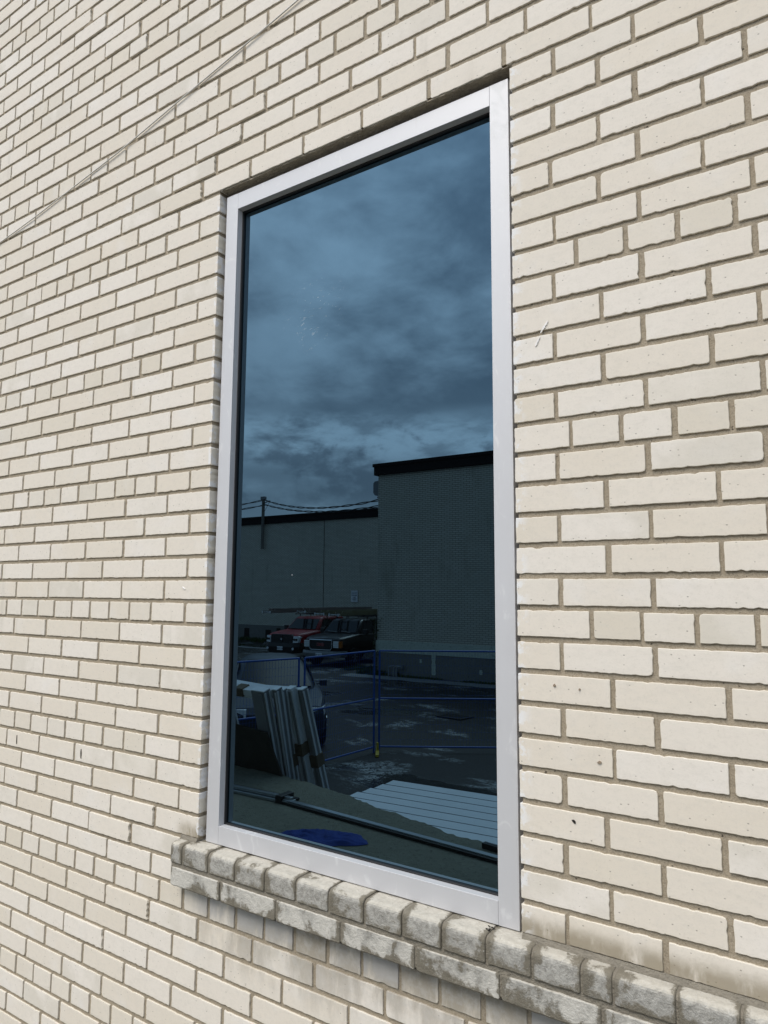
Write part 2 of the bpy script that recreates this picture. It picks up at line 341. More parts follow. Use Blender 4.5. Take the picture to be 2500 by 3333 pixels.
# ------------------------------------------------------------------ mesh helpers
class MB:
    def __init__(s): s.v = []; s.f = []; s.a = {}
    def add(s, vs, fs):
        k = len(s.v); s.v += [tuple(p) for p in vs]; s.f += [tuple(i+k for i in f) for f in fs]; return s
    def box(s, x0, x1, y0, y1, z0, z1):
        return s.add([(x0, y0, z0), (x1, y0, z0), (x1, y1, z0), (x0, y1, z0), (x0, y0, z1), (x1, y0, z1), (x1, y1, z1), (x0, y1, z1)],
                     [(0, 3, 2, 1), (4, 5, 6, 7), (0, 1, 5, 4), (1, 2, 6, 5), (2, 3, 7, 6), (3, 0, 4, 7)])
    def obox(s, c, ax, ay, az, hx, hy, hz):
        c, ax, ay, az = Vector(c), Vector(ax).normalized(), Vector(ay).normalized(), Vector(az).normalized()
        vs = [c+ax*(hx*i)+ay*(hy*j)+az*(hz*k) for k in (-1, 1) for i, j in ((-1, -1), (1, -1), (1, 1), (-1, 1))]
        return s.add(vs, [(0, 3, 2, 1), (4, 5, 6, 7), (0, 1, 5, 4), (1, 2, 6, 5), (2, 3, 7, 6), (3, 0, 4, 7)])
    def tube(s, pts, r, n=8, cap=True):
        pts = [Vector(p) for p in pts]; k = len(s.v)
        for i, p in enumerate(pts):
            d = (pts[min(i+1, len(pts)-1)]-pts[max(i-1, 0)]).normalized()
            a = d.orthogonal().normalized() if abs(d.z) > .95 else Vector((0, 0, 1)).cross(d).normalized()
            b = d.cross(a)
            for j in range(n):
                t = 2*math.pi*j/n; s.v.append(tuple(p+a*(r*math.cos(t))+b*(r*math.sin(t))))
        for i in range(len(pts)-1):
            for j in range(n):
                s.f.append((k+i*n+j, k+i*n+(j+1) % n, k+(i+1)*n+(j+1) % n, k+(i+1)*n+j))
        if cap:
            s.f.append(tuple(k+j for j in reversed(range(n)))); s.f.append(tuple(k+(len(pts)-1)*n+j for j in range(n)))
        return s
    def cyl(s, c, axis, r, h, n=20):
        a = Vector(axis).normalized()*h*.5; return s.tube([Vector(c)-a, Vector(c)+a], r, n)
    def loft(s, secs, cap=True):
        k = len(s.v); n = len(secs[0])
        for q in secs: s.v += [tuple(p) for p in q]
        for i in range(len(secs)-1):
            for j in range(n):
                s.f.append((k+i*n+j, k+i*n+(j+1) % n, k+(i+1)*n+(j+1) % n, k+(i+1)*n+j))
        if cap:
            s.f.append(tuple(k+j for j in reversed(range(n)))); s.f.append(tuple(k+(len(secs)-1)*n+j for j in range(n)))
        return s
    def patch(s, q, u0, u1, v0, v1, off=.006, n=3):
        """thin curved-free panel lying on quad q (4 corners: bl, br, tr, tl)"""
        q = [Vector(p) for p in q]
        def P(u, v): return (q[0]*(1-u)+q[1]*u)*(1-v)+(q[3]*(1-u)+q[2]*u)*v
        nn = (P(1, .5)-P(0, .5)).cross(P(.5, 1)-P(.5, 0)).normalized()
        a = [P(u0, v0), P(u1, v0), P(u1, v1), P(u0, v1)]
        return s.add([p-nn*.01 for p in a]+[p+nn*off for p in a], [(4, 5, 6, 7), (0, 3, 2, 1), (0, 1, 5, 4), (1, 2, 6, 5), (2, 3, 7, 6), (3, 0, 4, 7)])
    def build(s, name, mat, parent=None, bevel=0.0, smooth=False, origin=None):
        me = bpy.data.meshes.new(name)
        vs = s.v
        if origin is not None: vs = [(x-origin[0], y-origin[1], z-origin[2]) for x, y, z in vs]
        me.from_pydata(vs, [], s.f); me.materials.append(mat)
        for k, arr in s.a.items():
            at = me.attributes.new(k, 'FLOAT', 'POINT'); at.data.foreach_set('value', arr)
        if smooth: me.polygons.foreach_set('use_smooth', [True]*len(me.polygons))
        me.update()
        o = bpy.data.objects.new(name, me); COL.objects.link(o)
        if origin is not None: o.location = origin
        if parent is not None: o.parent = parent
        if bevel:
            b = o.modifiers.new('bevel', 'BEVEL'); b.width = bevel; b.segments = 2; b.limit_method = 'ANGLE'
        return o

def tag(o, label=None, cat=None, group=None, kind=None):
    if label: o['label'] = label
    if cat: o['category'] = cat
    if group: o['group'] = group
    if kind: o['kind'] = kind
    return o
def thing(name, label, cat, loc=(0, 0, 0), rz=0.0, group=None):
    o = bpy.data.objects.new(name, None); COL.objects.link(o); o.location = loc; o.rotation_euler = (0, 0, rz)
    o.empty_display_size = .1
    return tag(o, label, cat, group)
def copy_tree(o, parent=None):
    c = o.copy(); COL.objects.link(c)
    if parent is not None: c.parent = parent
    for ch in list(o.children): copy_tree(ch, c)
    return c
def text_part(name, body, size, mat, parent, loc, rot, depth=.002, bold=.0, align='CENTER'):
    cu = bpy.data.curves.new(name, 'FONT'); cu.body = body; cu.size = size; cu.extrude = depth; cu.offset = bold
    cu.align_x = align; cu.align_y = 'CENTER'; cu.resolution_u = 2
    tmp = bpy.data.objects.new('tmp', cu); COL.objects.link(tmp)
    dg = bpy.context.evaluated_depsgraph_get()
    me = bpy.data.meshes.new_from_object(tmp.evaluated_get(dg)); me.name = name
    bpy.data.objects.remove(tmp, do_unlink=True)
    me.materials.clear(); me.materials.append(mat)
    o = bpy.data.objects.new(name, me); COL.objects.link(o); o.location = loc; o.rotation_euler = rot
    if parent is not None: o.parent = parent
    return o

# ------------------------------------------------------------------ the brick wall with the window
R = random.Random(7)
XL, XR = -60.0, 48.0
ROW0, ROW1 = -48, 41
def series(a, step, lo, hi):
    k = math.ceil((lo-a)/step); out = []
    while a+k*step <= hi: out.append(a+k*step); k += 1
    return out
CRACKJ = {0: -1.2, -1: -.25, -2: 1.41, -3: 2.95, -10: -5.91, -11: -6.85, -13: -9.85, -14: -11.56}
def row_joints(c):
    """vertical joints of course c, measured in courses from the left jamb"""
    if c <= 0 or c >= 32:
        if (c-2) % 6 == 0:
            a = {-4: 5.14, -10: -5.91, -16: -5.9, 32: .77, 38: .945}.get(c, 5.14)
            return series(a, 1.556, XL, XR)
        if c == 0: return series(5.03, 3.11, XL, XR)
        if c < 0: return series(2.80+.008*c if c % 2 else 1.36+.012*c, 3.10, XL, XR)
        return series(.17 if c % 2 else 1.75, 3.11, XL, XR)
    left, right = [], []
    if (c-2) % 6 == 0 and c <= 26:
        left = series(-3.72, 1.56, XL, -3.7)+[-1.34]
    elif c % 2: left = series(-2.83, 3.12, XL, -2.8)
    else: left = series(-1.27, 3.13, XL, -1.2)
    if c in (30, 31):
        return [j for j in (series(-2.94, 3.16, XL, -2.9) if c == 31 else series(-4.43, 3.16, XL, -4.4))]
    R0 = {2: (17.64, 3.15), 8: None, 14: None, 20: None, 26: (17.29, 3.11), 28: (17.36, 3.14), 1: (16.16, 0), 23: (16.09, 0)}
    if c == 8: right = [16.80]+series(18.35, 1.56, 18.3, XR)
    elif c == 14: right = [16.48]+series(18.04, 1.55, 18.0, XR)
    elif c == 20: right = [16.97]+series(18.47, 1.50, 18.4, XR)
    elif c % 2: right = [{1: 16.16, 3: 16.12, 5: 15.98, 7: 16.08}.get(c, 16.02)]+series(18.81, 3.13, 18.8, XR)
    else:
        a = {2: 17.64, 4: 17.62, 26: 17.29, 28: 17.36}.get(c, 17.55); right = series(a, 3.14, a-.01, XR)
    return left+[None]+right        # None marks the opening

def brick(mb, x0, x1, z0, z1, yf, depth, rnd, tan, fine, chip=None, rough_r=False):
    """one brick: chipped, slightly irregular outline, worn arris, body running back into the wall"""
    k = len(mb.v); cx, cz = (x0+x1)/2, (z0+z1)/2
    pts = []
    nx, nz = (max(3, int((x1-x0)/.0085)), 6) if fine else (2, 1)
    rad = [R.uniform(.0006, .0022) if R.random() < .88 else R.uniform(.004, .0085) for _ in range(4)]
    cor = [(x0, z0, 1, 1), (x1, z0, -1, 1), (x1, z1, -1, -1), (x0, z1, 1, -1)]
    def rc(i):
        x, z, sx, sz = cor[i]; r = rad[i]
        if fine:
            a = [(x+sx*r*(1-math.cos(t)), z+sz*r*(1-math.sin(t))) for t in (0, math.pi/4, math.pi/2)]
        else: a = [(x, z+sz*r), (x+sx*r, z)]
        if i in (1, 3): a = a[::-1]
        return a
    def seg(a, b, n):
        out = []
        for i in range(1, n):
            t = i/n; j = R.gauss(0, .00042)
            if fine and R.random() < .035: j += (1 if (a[0]+a[1]) < (b[0]+b[1]) else -1)*R.uniform(.0008, .0022)*(1 if abs(b[0]-a[0]) > abs(b[1]-a[1]) else -1)
            if abs(b[0]-a[0]) > abs(b[1]-a[1]): out.append((a[0]+(b[0]-a[0])*t, a[1]+(b[1]-a[1])*t+j))
            else: out.append((a[0]+(b[0]-a[0])*t+j, a[1]+(b[1]-a[1])*t))
        return out
    cs = [rc(i) for i in range(4)]
    for i in range(4):
        pts += cs[i]; pts += seg(cs[i][-1], cs[(i+1) % 4][0], nx if i % 2 == 0 else nz)
    if rough_r:
        pts = [(x+(R.uniform(-.004, .002) if x > x1-.006 else 0), z) for x, z in pts]
    n = len(pts)
    tx, tz = R.gauss(0, .002), R.gauss(0, .004)
    def Y(x, z): return yf+(x-cx)*tx+(z-cz)*tz
    ins = [(x+(cx-x)/max(abs(cx-x), 1e-6)*min(.0009, abs(cx-x)*.3)*(1 if abs(abs(x-cx)-(x1-x0)/2) < .012 else 0),
            z+(cz-z)/max(abs(cz-z), 1e-6)*min(.0009, abs(cz-z)*.3)*(1 if abs(abs(z-cz)-(z1-z0)/2) < .012 else 0)) for x, z in pts]
    ins2 = [(x+(cx-x)*.0+(.006 if x < x0+.01 else -.006 if x > x1-.01 else 0), z+(.006 if z < z0+.01 else -.006 if z > z1-.01 else 0)) for x, z in pts]
    L = [[(x, Y(x, z), z) for x, z in ins2], [(x, Y(x, z)+.0001, z) for x, z in ins],
         [(x, Y(x, z)+.0007, z) for x, z in pts], [(x, yf+depth, z) for x, z in pts]]
    rim = [0.0, .5, 1.0, 1.0]
    if not fine: L = [L[1], L[2], L[3]]; rim = [.2, 1, 1]
    for q, rv in zip(L, rim):
        mb.v += q; mb.a['rim'] += [rv]*n
    mb.a['rnd'] += [rnd]*n*len(L); mb.a['tan'] += [tan]*n*len(L)
    mb.f.append(tuple(k+j for j in range(n)))
    for l in range(len(L)-1):
        for j in range(n):
            a, b = k+l*n+j, k+l*n+(j+1) % n
            mb.f.append((a, a+n, b+n, b))

wall = thing('brick_wall', 'pale cream brick wall with grey mortar around the mirrored window', 'wall', (0, 0, 0))
mb = MB(); mb.a = {'rnd': [], 'tan': [], 'rim': []}
MX, MZ = .155, .182
for c in range(ROW0, ROW1+1):
    js = row_joints(c)
    z1, z0 = HZ-(c-1+MZ)*U, HZ-c*U
    fr = -27 <= c <= 41
    spans = []
    if None in js:
        i = js.index(None); l, r = js[:i], js[i+1:]
        l = [XL]+l; r = r+[XR]
        spans += [(l[k], l[k+1], '') for k in range(len(l)-1)]+[(l[-1], 0, 'L')]
        spans += [(W_, r[0], 'R')]+[(r[k], r[k+1], '') for k in range(len(r)-1)]
    elif c in (30, 31):
        l = [XL]+js; spans += [(l[k], l[k+1], '') for k in range(len(l)-1)]+[(l[-1], -1.02, '')]
    else:
        l = [XL]+js+[XR]; spans += [(l[k], l[k+1], '') for k in range(len(l)-1)]
    for a, b, kd in spans:
        if b-a < .4: continue
        hw0 = MX*.5*R.uniform(.7, 1.35); hw1 = MX*.5*R.uniform(.7, 1.35)
        x0 = a*U+(0 if kd == 'R' else hw0*U); x1 = b*U-(0 if kd == 'L' else hw1*U)
        vis = fr and -26 < a < 24
        yf = R.gauss(0, .0004); depth = .022
        if kd or (c == 0 and b > -.2 and a < W_+.3): depth = .10
        # bricks pushed forward along the stepped crack
        proud = (c in CRACKJ and abs(b-CRACKJ[c]) < .5) or (c == 30 and abs(b+4.43) < .3) or (c == 29 and abs(b+2.83) < .3) or (c in (33, 35) and abs(b+(2.9 if c == 33 else 6.0)) < .5)
        if proud: yf = -.0030; depth = .03
        rn = R.random()
        tan = 0.0
        if b-a < 1.9 and (c-2) % 6 == 0: tan = R.uniform(.2, 1.0)
        elif R.random() < .13: tan = R.uniform(.2, .6)
        if x1-x0 > .04:
            dz = R.gauss(0, .0005)
            brick(mb, x0, x1, z0+dz, z1+dz, yf, depth, rn, tan, vis, rough_r=proud)
mb.build('bricks', M_BRICK, wall)

# mortar bed: a slab with the opening left in it
def slab_with_hole(xa, xb, za, zb, ha, hb, ia, ib, y0, y1):
    m = MB()
    def ring(y): return [(xa, y, za), (xb, y, za), (xb, y, zb), (xa, y, zb), (ha, y, ia), (hb, y, ia), (hb, y, ib), (ha, y, ib)]
    v = ring(y0)+ring(y1); f = []
    for s, fl in ((0, False), (8, True)):
        for i in range(4):
            q = (s+i, s+(i+1) % 4, s+4+(i+1) % 4, s+4+i); f.append(q[::-1] if fl else q)
    for i in range(4):
        f.append((i, 8+i, 8+(i+1) % 4, (i+1) % 4)); f.append((4+i, 4+(i+1) % 4, 12+(i+1) % 4, 12+i))
    return m.add(v, f)
m = slab_with_hole(XL*U, XR*U, DECK+.02, HZ-(ROW0-1)*U, -.005, W_*U+.005, HZ-29.45*U, HZ+.006, .0044, .105)
m.build('mortar', M_MORTAR, wall)
m = MB().box(-.06, W_*U+.06, .107, .125, HZ-29.8*U, HZ+.06)
m.build('dark_backing', M_CAV, wall)  # dark plate added behind the frame so the gap stays black
# fillet of mortar between the last course and the sill
m = MB()
for xa, xb in ((W_*U+.002, XR*U), (-1.0*U, -.002)):
    nseg = max(2, int((xb-xa)/.03)); secs = []
    for i in range(nseg+1):
        x = xa+(xb-xa)*i/nseg; e = R.gauss(0, .0007)
        secs.append([(x, .004, HZ-29.02*U), (x, -.001+e, HZ-29.02*U), (x, -.005+e, HZ-29.15*U+e), (x, -.006, HZ-29.24*U), (x, .004, HZ-29.24*U)])
    m.loft(secs)
m.build('mortar_fillet', M_MORTD, wall)
# dark strips in the joints; their colour stands for shade inside open cracks
m = MB()
for c, x in CRACKJ.items():
    z1, z0 = HZ-(c-1+.1)*U, HZ-(c+.05)*U; n = 6; secs = []
    for i in range(n+1):
        z = z0+(z1-z0)*i/n; xx = x*U+.0035+R.gauss(0, .0012); hw = R.uniform(.0018, .0042)
        secs.append([(xx-hw, .0048, z), (xx+hw, .0048, z), (xx+hw, .008, z), (xx-hw, .008, z)])
    m.loft(secs)
for (xa, za, xb, zb) in ((2.95, -3.1+6.0, 1.41, 2.05), (1.41, 1.02, -.25, 1.0), (-.25, .1, -1.2, 0.02), (-9.85, 13, -11.56, 13.0), (-5.91, 10.1, -6.85, 10.1)):
    pts = [Vector((xa+(xb-xa)*i/9, 0, za+(zb-za)*i/9)) for i in range(10)]
    m.tube([(p.x*U, .0055, HZ+p.z*U+R.gauss(0, .001)) for p in pts], .0016, 5)
m.build('crack', M_CRACK, wall)
# patch of bare mortar where a brick corner has spalled
m = MB()
cx0, cz0 = -11.45, 13.6; pl = []
for i in range(14):
    t = 2*math.pi*i/14; pl.append((cx0+.42*math.cos(t)*R.uniform(.75, 1.2), cz0+.46*math.sin(t)*R.uniform(.8, 1.15)))
m.add([(x*U, -.0026, HZ+z*U) for x, z in pl]+[((cx0+(x-cx0)*1.12)*U, .004, HZ+(cz0+(z-cz0)*1.12)*U) for x, z in pl],
      [tuple(range(14))]+[(i, i+14, (i+1) % 14+14, (i+1) % 14) for i in range(14)])
m.build('bare_patch', M_MORTAR, wall)
# small drilled hole right of the window
m = MB(); pl = [(-1, .7), (.1, 1.0), (.9, .3), (1.0, -.8), (.3, -.9), (-.5, -.1)]
m.add([(16.29*U+x*.0042, -.0016, HZ-25.44*U+z*.0038) for x, z in pl]+[(16.29*U+x*.0042, .003, HZ-25.44*U+z*.0038) for x, z in pl], [tuple(range(6))[::-1]]+[(i, (i+1) % 6, (i+1) % 6+6, i+6) for i in range(6)])
m.build('hole', M_CAV, wall)

# chalky scrapes, pen strokes and chips on single bricks
def scrape(pts, hw, mat, name):
    mq = MB(); v = []; n = len(pts)
    fine_ = []
    for (a, b), (c, d) in zip(pts[:-1], pts[1:]):
        for i in range(5): fine_.append((a+(c-a)*i/5, b+(d-b)*i/5))
    fine_.append(pts[-1]); n = len(fine_)
    for i, (x, z) in enumerate(fine_):
        t = i/(n-1); h = hw*(.25+math.sin(math.pi*min(1, max(0, t)))**.5)*R.uniform(.45, 1.25)
        a, b = fine_[max(0, i-1)], fine_[min(n-1, i+1)]; dx, dz = b[0]-a[0], b[1]-a[1]; l = math.hypot(dx, dz)+1e-6
        nx_, nz_ = -dz/l*h, dx/l*h
        v += [((x+nx_)*U, -.0024, HZ+(z+nz_)*U), ((x-nx_)*U, -.0024, HZ+(z-nz_)*U), ((x+nx_)*U, .001, HZ+(z+nz_)*U), ((x-nx_)*U, .001, HZ+(z-nz_)*U)]
    f = []
    for i in range(n-1):
        k = i*4; f += [(k, k+4, k+5, k+1), (k+2, k+6, k+4, k), (k+1, k+5, k+7, k+3)]
    mq.add(v, f); mq.build(name, mat, wall)
M_CHALK = simple('chalky_scrape', (.76, .73, .70), .9, 0, .08, 90)
M_CHIP = simple('brown_chip', (.26, .20, .14), .9, 0, .3, 90)
scrape([(15.81, -9.74), (15.70, -9.87), (15.54, -10.10)], 0.0303, M_CHALK, 'scrape')
scrape([(15.52, -10.22), (15.44, -10.35), (15.36, -10.51)], 0.0248, M_CHALK, 'scrape')
scrape([(-14.27, -26.38), (-14.25, -26.84)], .022, M_CRACK, 'pen_stroke')
scrape([(-8.48, -26.39), (-8.46, -26.84)], .022, M_CRACK, 'pen_stroke')
scrape([(-1.55, -18.45), (-1.35, -18.56)], 0.0193, M_CHALK, 'scrape')
scrape([(15.74, -21.46), (15.82, -21.49)], .03, M_CHIP, 'chip')
scrape([(16.55, -21.52), (16.59, -21.55)], .025, M_CHIP, 'chip')
scrape([(17.05, -23.62), (17.18, -23.60)], .03, M_CHIP, 'chip')

# projecting sill: a bull-nosed header course over a stretcher course
def sill_brick(mb, x0, x1, prof, rnd):
    n = len(prof); nx = max(6, int((x1-x0)/.006)); k = len(mb.v)
    cy = sum(p[0] for p in prof)/n; cz = sum(p[1] for p in prof)/n
    xs = [x0, x0+.0012, x0+.004]+[x0+.004+(x1-x0-.008)*i/nx for i in range(1, nx)]+[x1-.004, x1-.0012, x1]
    seed = R.uniform(0, 100); zb_ = min(p[1] for p in prof)
    for i, x in enumerate(xs):
        e = 1 if i in (0, len(xs)-1) else .35 if i in (1, len(xs)-2) else 0
        for (y, z) in prof:
            d = noise.noise(Vector((x*60+seed, y*60, z*60)))*.0010+noise.noise(Vector((x*190+seed, y*190, z*190)))*.0008
            ny, nz = (y-cy), (z-cz); l = math.hypot(ny, nz)+1e-6
            mb.v.append((x, y-ny/l*(e*.0028)+ny/l*d, z-nz/l*(e*.0028)+nz/l*d))
            dd = min(x-x0, x1-x, (z-zb_)*1.3)
            mb.a['rim'].append(math.exp(-max(0, dd)/.010))
            mb.a['rnd'].append(rnd)
    for i in range(len(xs)-1):
        for j in range(n):
            mb.f.append((k+i*n+j, k+i*n+(j+1) % n, k+(i+1)*n+(j+1) % n, k+(i+1)*n+j))
    mb.f.append(tuple(k+j for j in reversed(range(n)))); mb.f.append(tuple(k+(len(xs)-1)*n+j for j in range(n)))
def bull(front, top, bot, back, r, k=5):
    p = [(back, bot), (front+.002, bot), (front, bot+.003), (front, (bot+top-r)/2)]
    for i in range(k+1):
        t = math.pi/2*i/k; p.append((front+r*(1-math.cos(t)), top-r*(1-math.sin(t))))
    p += [((front+r)*.5+back*.5, top+.0005), (back, top+.001)]
    return p
sill = thing('window_sill', 'weathered grey brick sill with rounded top edge projecting under the window', 'sill', (0, 0, 0))
mb = MB(); mb.a = {'rnd': [], 'rim': []}
SJ = [-1.06, -.31, 1.24, 2.76, 4.35, 5.90, 7.44, 9.00, 10.54, 12.05, 13.61, 15.10, 16.59, 17.49, 19.17, 20.72]
SJ += series(22.28, 1.55, 22.2, XR)
top, bot = HZ-29.17*U, HZ-29.98*U
for a, b in zip(SJ[:-1], SJ[1:]):
    if b-a < .3: continue
    sill_brick(mb, (a+.038)*U, (b-.038)*U, bull(-.0375+R.gauss(0, .0008), top+R.gauss(0, .0006), bot, .045, .0135), R.random())
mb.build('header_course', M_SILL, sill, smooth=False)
mb = MB(); mb.a = {'rnd': [], 'rim': []}
TJ = [-1.02, 1.96, 4.93, 8.00, 11.06, 14.08, 17.17]+series(20.25, 3.09, 20.2, XR)
for a, b in zip(TJ[:-1], TJ[1:]):
    sill_brick(mb, (a+.04)*U, (b-.04)*U, bull(-.0365+R.gauss(0, .001), HZ-30.15*U, HZ-30.90*U+R.gauss(0, .0007), .02, .0022, 3), R.random())
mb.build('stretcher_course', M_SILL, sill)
m = MB(); secs = []
for i in range(90):
    x = -1.0*U+(XR+1.0)*U*i/89; e = R.gauss(0, .0005)
    secs.append([(x, y+.0042+e, z-.0028+e) for y, z in bull(-.0375, top, HZ-30.80*U, .03, .0135)])
m.loft(secs); m.build('mortar_bed', M_MORTD, sill)

m = MB()
for i in range(9):
    x = (13.50+R.uniform(-.16, .16))*U; y = -.006+R.uniform(-.010, .012); rr = R.uniform(.0012, .0034)
    m.add([(x+rr*math.cos(a*1.05)*R.uniform(.6, 1.2), y+rr*math.sin(a*1.05)*R.uniform(.6, 1.2), top+.0022) for a in range(6)]+[(x, y, top-.001)], [tuple(range(6))]+[(a, 6, (a+1) % 6) for a in range(6)])
m.build('tar_spot', M_CAV, sill)
# ------------------------------------------------------------------ the window
win = thing('window', 'tall fixed window with silver metal frame and blue mirrored glass', 'window', (0, 0, 0))
xa, xb, xc, xd = .2538*U, .9813*U, 13.6824*U, 14.4056*U
za, zb, zc, zd = HZ-.3432*U, HZ-1.1119*U, HZ-28.380*U, HZ-29.1226*U
YF = .0153
def lbar(x0, x1, z0, z1): return MB().box(x0, x1, YF, .080, z0, z1)
lbar(xa, xb, zd, za).build('jamb', M_FRAME, win, .0008)
lbar(xc, xd, zd, za).build('jamb', M_FRAME, win, .0008)
lbar(xb+.0004, xc-.0004, zb, za-.0003).build('head', M_FRAME, win, .0008)
lbar(xb+.0004, xc-.0004, zd+.0003, zc).build('bottom_rail', M_FRAME, win, .0008)
gw = .004
m = slab_with_hole(xb-.001, xc+.001, zc-.001, zb+.001, xb+gw, xc-gw, zc+.004, zb-.004, .036, .050)
m.build('gasket', M_GASK, win, .001)
m = MB(); m.add([(xb+.004, GY, zc+.003), (xc-.004, GY, zc+.003), (xc-.004, GY, zb-.003), (xb+.004, GY, zb-.003),
                 (xb+.004, GY+.006, zc+.003), (xc-.004, GY+.006, zc+.003), (xc-.004, GY+.006, zb-.003), (xb+.004, GY+.006, zb-.003)],
                [(0, 1, 2, 3), (7, 6, 5, 4), (0, 4, 5, 1), (1, 5, 6, 2), (2, 6, 7, 3), (3, 7, 4, 0)])
m.build('glass_pane', M_GLASS, win)

m = MB(); secs = []
for i in range(60):
    x = .004+(W_*U-.008)*i/59; e = R.gauss(0, .0008)
    secs.append([(x, .0035+abs(e), HZ-.0012), (x, .0035+abs(e), HZ-.0035+e), (x, .10, HZ-.0035+e), (x, .10, HZ-.0012)])
m.loft(secs); m.build('lintel', M_LINT, wall)

# loose cable strung across the wall
pts = [(6.9, 7.9), (4.70, 7.40), (3.18, 7.06), (-.63, 6.25), (-7.97, 4.69), (-15.75, 3.42), (-19.73, 2.88), (-26, 2.2), (-40, 1.4), (-59, 1.2)]
pl = []
for (a, b), (c, d) in zip(pts[:-1], pts[1:]):
    for i in range(4): pl.append((a+(c-a)*i/4, b+(d-b)*i/4))
pl.append(pts[-1])
pl = [(9.5+2*(1-i), 9.0) if False else p for i, p in enumerate(pl)]
m = MB().tube([(48*U, -.005, HZ+19*U), (20*U, -.005, HZ+11.6*U)]+[(x*U, -.0050, HZ+z*U) for x, z in pl], .0024, 8)
tag(m.build('cable', M_CABLE, smooth=True), 'thin pale cable running diagonally across the upper left bricks', 'cable')

# ------------------------------------------------------------------ ground, deck, buildings behind the viewer
m = MB().add([(-400, -400, 0), (400, -400, 0), (400, 60, 0), (-400, 60, 0)], [(0, 1, 2, 3)])
tag(m.build('parking_lot', M_ASPH), kind='structure')
EDGE = [(-9, -4.6), (-5, -3.55), (-3.6, -3.28), (-3.17, -3.21), (-2.7, -3.22), (-2.3, -3.15), (-1.91, -3.07), (-1.5, -2.95), (-1.2, -2.87), (-.95, -2.80), (-.75, -2.74), (-.39, -2.67), (.5, -2.5), (2.5, -2.3), (6, -2.1)]
pl = []
for (a, b), (c, d) in zip(EDGE[:-1], EDGE[1:]):
    n = max(2, int(abs(c-a)/.035))
    for i in range(n):
        x = a+(c-a)*i/n; y = b+(d-b)*i/n
        y += noise.noise(Vector((x*9, 3.3, 0)))*.035+noise.noise(Vector((x*27, 8.3, 0)))*.018
        pl.append((x, y))
pl.append(EDGE[-1]); n = len(pl)
m = MB(); v = []; levels = [(0, 0, DECK), (-.02, .0, DECK-.018), (-.035, 0, DECK-.05), (-.01, 0, 0.0)]
for i, (x, y) in enumerate(pl):
    j = noise.noise(Vector((x*20, 1.7, 5)))*.02
    v += [(x, -.001, DECK), (x, y+.10, DECK+j*.1), (x, y+.02+j, DECK-.006), (x, y-.02-j, DECK-.045+j), (x, y-.01, DECK-.3), (x, y, -.01)]
f = []
for i in range(n-1):
    for k in range(5): f.append((i*6+k, i*6+k+1, i*6+6+k+1, i*6+6+k))
m.add(v, f)
tag(m.build('loading_deck', M_DECK, smooth=False), kind='structure')

def building(name, label, x0, x1, y0, y1, zf, zw, zt, mat, fnd_split):
    b = thing(name, label, 'building', ((x0+x1)/2, y1, 0))
    o = (-(x0+x1)/2, -y1, 0)
    def part(n, mb, mt, bev=0): 
        mb.v = [(x+o[0], y+o[1], z) for x, y, z in mb.v]; return mb.build(n, mt, b, bev)
    part('wall', MB().box(x0, x1, y0, y1, zf, zw), mat)
    part('fascia', MB().box(x0-.12, x1+.12, y0-.12, y1+.12, zw, zt).box(x0-.16, x1+.16, y0-.16, y1+.16, zt-.10, zt+.012), M_FASC)
    if fnd_split:
        part('foundation', MB().box(x0-.01, x1+.01, y0, y1+.012, -.05, fnd_split), M_FND)
        part('foundation_ledge', MB().box(x0-.03, x1+.03, y0, y1+.035, fnd_split, zf), M_FNDL)
    else:
        part('foundation', MB().box(x0-.01, x1+.01, y0, y1+.03, -.05, zf), M_FND)
    return b, part
nb, npart = building('warehouse', 'grey brick warehouse corner with black roof edge and pale concrete footing', -12.75, 9, -29.8, -19.5, 1.18, 7.08, 7.48, M_NEARB, .78)
for (x, z0, z1, wd) in ((-10.45, .12, .80, .07), (-10.95, .50, .62, .05), (-8.7, .25, .4, .06), (-6.0, .2, .8, .05)):
    n = 8; secs = []; mb2 = MB()
    for i in range(n+1):
        z = z0+(z1-z0)*i/n; hw = wd*R.uniform(.6, 1.2); secs.append([(x-hw, -19.486, z), (x+hw, -19.486, z), (x+hw, -19.495, z), (x-hw, -19.495, z)])
    mb2.loft(secs); npart('paint_drip', mb2, M_FNDL)
fb, fpart = building('low_warehouse', 'long grey brick warehouse wall behind the two parked trucks', -75, 30, -48, -30.0, .88, 6.93, 7.38, M_FARB, None)
fpart('expansion_joint', MB().box(-23.63, -23.60, -30, -29.988, .88, 6.93), M_CRACK)
for (x, ww, hh) in ((-29.45, .42, .55), (-27.7, .44, .5), (-26.9, .30, .62)): fpart('dark_opening', MB().box(x-ww/2, x+ww/2, -29.99, -29.962, .12, .12+hh), M_CAV)  # near-black plates paint the unlit inside of the foundation openings

# metal wall box high on the side of the warehouse
bx = thing('wall_box', 'grey rounded metal box mounted high on the side of the warehouse', 'utility box', (-12.75, -19.9, 6.3))
prof = [(-.02, .02), (-.24, .09), (-.30, .18), (-.30, .52), (-.24, .60), (-.02, .62)]
MB().loft([[(x, y, z) for x, z in prof] for y in (-.25, .3)]).build('housing', M_GREYB, bx, .01)
MB().box(-.15, .0, -.2, .25, -.02, .03).build('bottom_flange', M_FASC, bx)

